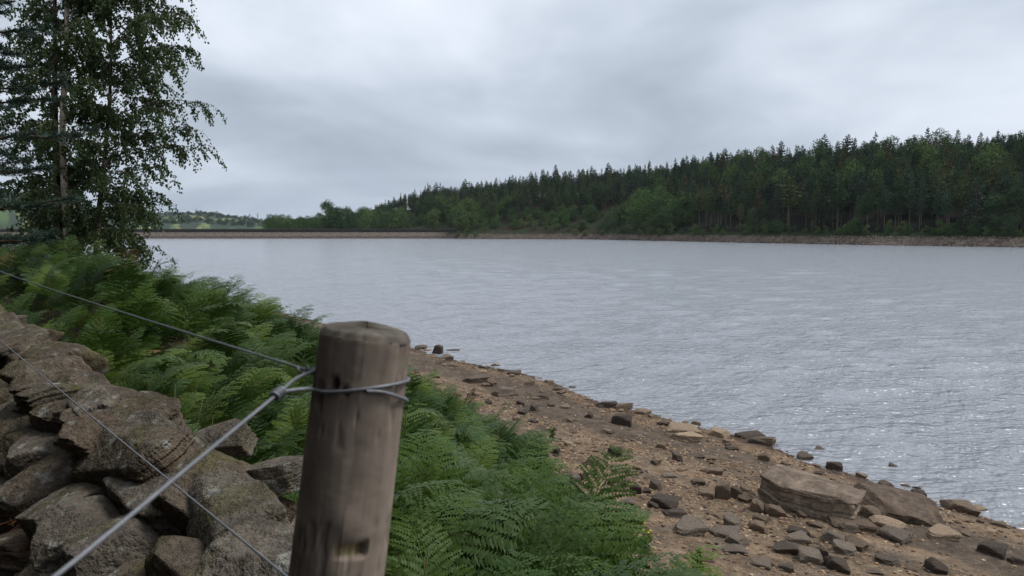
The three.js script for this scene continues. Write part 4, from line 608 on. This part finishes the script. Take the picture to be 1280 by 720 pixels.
    mesh('stem', mergeGeometries(stems), tan_, t); mesh('foliage', Lf.geo(), mats[2], t); if (flower) for (const q of tops) { const fl = new THREE.SphereGeometry(0.02, 8, 5); fl.scale(1, 0.45, 1); const m = mesh('flower_head', fl, yellow, t); m.position.copy(q); } t.position.copy(b); };
  weed(808, 692, 0.36, true, 'upright weed with small yellow flower heads at the edge of the shingle'); weed(776, 668, 0.4, true, 'yellow tipped leafy weed among the outermost bracken'); weed(872, 716, 0.3, false, 'low leafy weed growing out over the open shingle'); weed(690, 552, 0.35, false, 'light green leafy weed poking above the bracken by the shingle'); weed(240, 348, 0.9, false, 'slender leafy sapling rising over the bracken against the water'); weed(366, 400, 0.6, false, 'young sapling tip at the shore edge of the bracken');
}

/* ---------- birch and pines on the near bank ---------- */
{
  const R = rngOf(2024), birch = thing('birch_tree', 'tall birch with several pale stems and drooping leafy twigs on the bank', 'tree'), L = new Leaves(), twigs = [], bark = std({ map: birchTint, color: lin(0.72, 0.66, 0.6), roughness: 0.85 }), barkD = std({ map: birchTint, color: lin(0.3, 0.26, 0.23) });
  const base = atDepth(104, 330, 23); base.y = groundAt(base.x, base.z);
  const right = V(1, 0, 0), P = (dx, y, dz) => V(dx, y, dz);
  const stems = [[[P(0, -0.5, 0.7), P(0.02, 2.5, 0.8), P(0.1, 5, 0.9), P(0.28, 7.5, 0.8), P(0.35, 10, 0.7), P(0.4, 13, 0.5)], 0.125, 0.03, bark], [[P(-0.45, -0.5, 0.3), P(-0.5, 2.5, 0.3), P(-0.42, 5, 0.4), P(-0.25, 7.5, 0.5), P(-0.1, 11.5, 0.4)], 0.14, 0.03, barkD], [[P(0.3, -0.3, -0.2), P(0.36, 1.8, -0.2), P(0.62, 4, -0.3), P(0.98, 6.4, -0.2), P(1.2, 9.5, -0.1)], 0.11, 0.02, barkD]];
  const curves = stems.map(([pts, r0, r1, m]) => { mesh('trunk', taper(pts, r0, r1, 9), m, birch); return new THREE.CatmullRomCurve3(pts); });
  const droopTwig = (start, dir, len, nLeaf) => { // a twig that leaves along dir and hangs
    const pts = [start.clone()]; let q = start.clone(), d = dir.clone(); const n = 6; for (let i = 0; i < n; i++) { d.add(V((R() - 0.5) * 0.25, -0.34, (R() - 0.5) * 0.25)).normalize(); q = q.clone().addScaledVector(d, len / n); pts.push(q); }
    twigs.push(taper(pts, 0.006, 0.002, 3));
    for (let i = 0; i < nLeaf; i++) { const f = Math.pow(R(), 0.75) * (n - 0.01), k = Math.floor(f), c = pts[k].clone().lerp(pts[k + 1], f - k).add(V((R() - 0.5) * 0.16, (R() - 0.5) * 0.12, (R() - 0.5) * 0.16)); const u = V(R() - 0.5, -0.35 - 0.5 * R(), R() - 0.5).normalize(); L.kite(c, u, across(u, R), 0.065 + 0.04 * R(), 0.027 + 0.014 * R()); }
  };
  const limb = (ci, y0, az, reach, rise) => {
    const cv = curves[ci]; let t = 0; while (t < 1 && cv.getPoint(t).y < y0) t += 0.01; const s0 = cv.getPoint(Math.min(t, 1)), h = V(Math.cos(az), 0, Math.sin(az)), pts = [s0.clone()];
    for (let i = 1; i <= 5; i++) { const f = i / 5; pts.push(s0.clone().addScaledVector(h, reach * f).add(V((R() - 0.5) * 0.2, rise * (f * 1.5 - f * f * 0.95) , (R() - 0.5) * 0.2))); }
    twigs.push(taper(pts, 0.024 * Math.max(0.4, reach / 3), 0.005, 4)); const c = new THREE.CatmullRomCurve3(pts), nt = Math.round(7 + reach * 4.5);
    for (let i = 0; i < nt; i++) { const f = 0.28 + 0.72 * (i + R()) / nt, q = c.getPoint(Math.min(f, 1)), d = h.clone().applyAxisAngle(V(0, 1, 0), (R() - 0.5) * 2.6).add(V(0, 0.4 * R(), 0)).normalize(); droopTwig(q, d, 0.45 + 0.85 * R() * (0.5 + f * 0.6), 34 + Math.floor(18 * R())); }
  };
  for (let i = 0; i < 150; i++) { const y = 0.7 + 11.6 * (i + R()) / 150, ci = i % 3, az = i * 2.399 + R(), rightness = Math.cos(az); const env = (y < 2 ? 0.8 + 0.1 * y : 1) * (y > 9 ? 1 - (y - 9) * 0.14 : 1) * (rightness > 0 ? 1.05 : 0.85); limb(ci, Math.min(y, [12.5, 10.5, 9][ci]), az, (0.9 + 1.4 * R()) * env * (Math.sin(az) > 0.3 ? 0.55 : 1), 0.9 + 1.1 * R()); }
  for (let i = 0; i < 16; i++) { const y = 0.8 + i * 0.52; limb(y < 3 ? 0 : 2, y, (R() - 0.5) * 1.3, 1.95 + 0.85 * R(), 0.9 + 0.7 * R()); }
  mesh('branches', mergeGeometries(twigs), barkD, birch).userData.kind = 'stuff';
  mesh('crown', L.geo(), leafMat(0.05, 0.082, 0.024, 0.55, 0.35), birch);
  birch.position.copy(base);

  // pines: whorled limbs bearing needle tufts
  const pineBark = std({ map: birchTint, color: lin(0.22, 0.14, 0.1), bumpMap: rockBump, bumpScale: 0.03 }), needle = leafMat(0.05, 0.08, 0.056, 0.7, 0.15), RP = rngOf(77);
  const pt = [], nl = new Leaves(), pineTrunk = taper([V(0, -0.6, 0), V(0.05, 4, 0.05), V(-0.05, 8, 0), V(0, 13, 0)], 0.2, 0.04, 10);
  const tuft = (c, dir, n = 30) => { for (let i = 0; i < n; i++) { const u = dir.clone().multiplyScalar(0.9).add(randDir(RP).multiplyScalar(0.85)).normalize(); nl.kite(c.clone().addScaledVector(dir, (RP() - 0.6) * 0.12), u, across(u, RP), 0.1 + 0.07 * RP(), 0.0085); } };
  for (let w = 0; w < 17; w++) { const y = 0.8 + w * 0.71, nb = 5 + (w % 2); for (let b = 0; b < nb; b++) {
    const az = b / nb * 6.283 + w * 1.1 + 0.5 * RP(), reach = (2.9 - 0.14 * w) * (0.7 + 0.45 * RP()), h = V(Math.cos(az), 0, Math.sin(az)), pts = [V(0, y, 0)]; for (let i = 1; i <= 5; i++) { const f = i / 5; pts.push(V(0, y, 0).addScaledVector(h, reach * f).add(V(0, reach * (0.1 * f - 0.25 * f * f + 0.28 * f * f * f), 0)).add(randDir(RP).multiplyScalar(0.06))); }
    pt.push(taper(pts, 0.04, 0.008, 4)); const c = new THREE.CatmullRomCurve3(pts);
    for (let k = 0; k < 12; k++) { const f = 0.25 + 0.75 * (k + RP()) / 12, q = c.getPoint(f), sd = RP() < 0.5 ? 1 : -1, d = h.clone().applyAxisAngle(V(0, 1, 0), sd * (0.6 + 0.5 * RP())).add(V(0, 0.15, 0)).normalize(), ln = 0.35 + 0.5 * RP() * (1.2 - f); const e = q.clone().addScaledVector(d, ln).add(V(0, -0.04, 0)); pt.push(taper([q, q.clone().lerp(e, 0.5).add(V(0, 0.01, 0)), e], 0.01, 0.004, 3)); for (let m = 0; m < 4; m++) tuft(q.clone().lerp(e, 0.3 + 0.7 * m / 3), d.clone().add(V(0, 0.3, 0)).normalize()); }
    tuft(pts[5], h.clone().add(V(0, 0.4, 0)).normalize());
  } }
  const branches = mergeGeometries(pt), needles = nl.geo();
  const pine = (x, z, sc, turn, label, group) => { const t = thing('pine_tree', label, 'tree', group); mesh('trunk', pineTrunk, pineBark, t); mesh('branches', branches, pineBark, t).userData.kind = 'stuff'; mesh('crown', needles, needle, t); t.position.set(x, groundAt(x, z), z); t.rotation.y = turn; t.scale.setScalar(sc); };
  const q = atDepth(-82, 300, 13.5); pine(q.x, q.z, 0.95, 0.4, 'blue green pine whose needled boughs reach in beside the birch');
  for (const [s, p, sc, turn] of [[3.2, -3.4, 1, 1], [-1.5, -3.6, 1.05, 2.2], [7.5, -3.9, 1, 3.1], [-6, -3.4, 1, 5], [1, -6.5, 1.15, 0.2], [6, -7, 1.1, 4.1], [12, -3.9, 1.05, 2.7], [1.2, -2.9, 0.8, 5.5], [-3.6, -3.2, 0.95, 0.9], [5.2, -3.5, 0.95, 1.9], [-1, -9, 1.2, 3], [2.2, -4.4, 0.8, 0.4], [4.2, -3.1, 0.85, 2.9], [4.6, -5.5, 0.9, 3.6], [9, -4.8, 1, 0.8], [0, -4.4, 0.85, 4.4], [6.5, -3.1, 0.85, 5.2], [10, -3.5, 0.95, 1.4], [3, -9, 1.2, 2.1], [-4, -6, 1.1, 1.2], [8.3, -3, 0.8, 3.9]]) { const [x, z] = spToXZ(s, p); pine(x, z, sc, turn, 'pine of the dark wood on the landward side of the wall', 'pines behind the wall'); }
}
renderer.render(scene, camera);
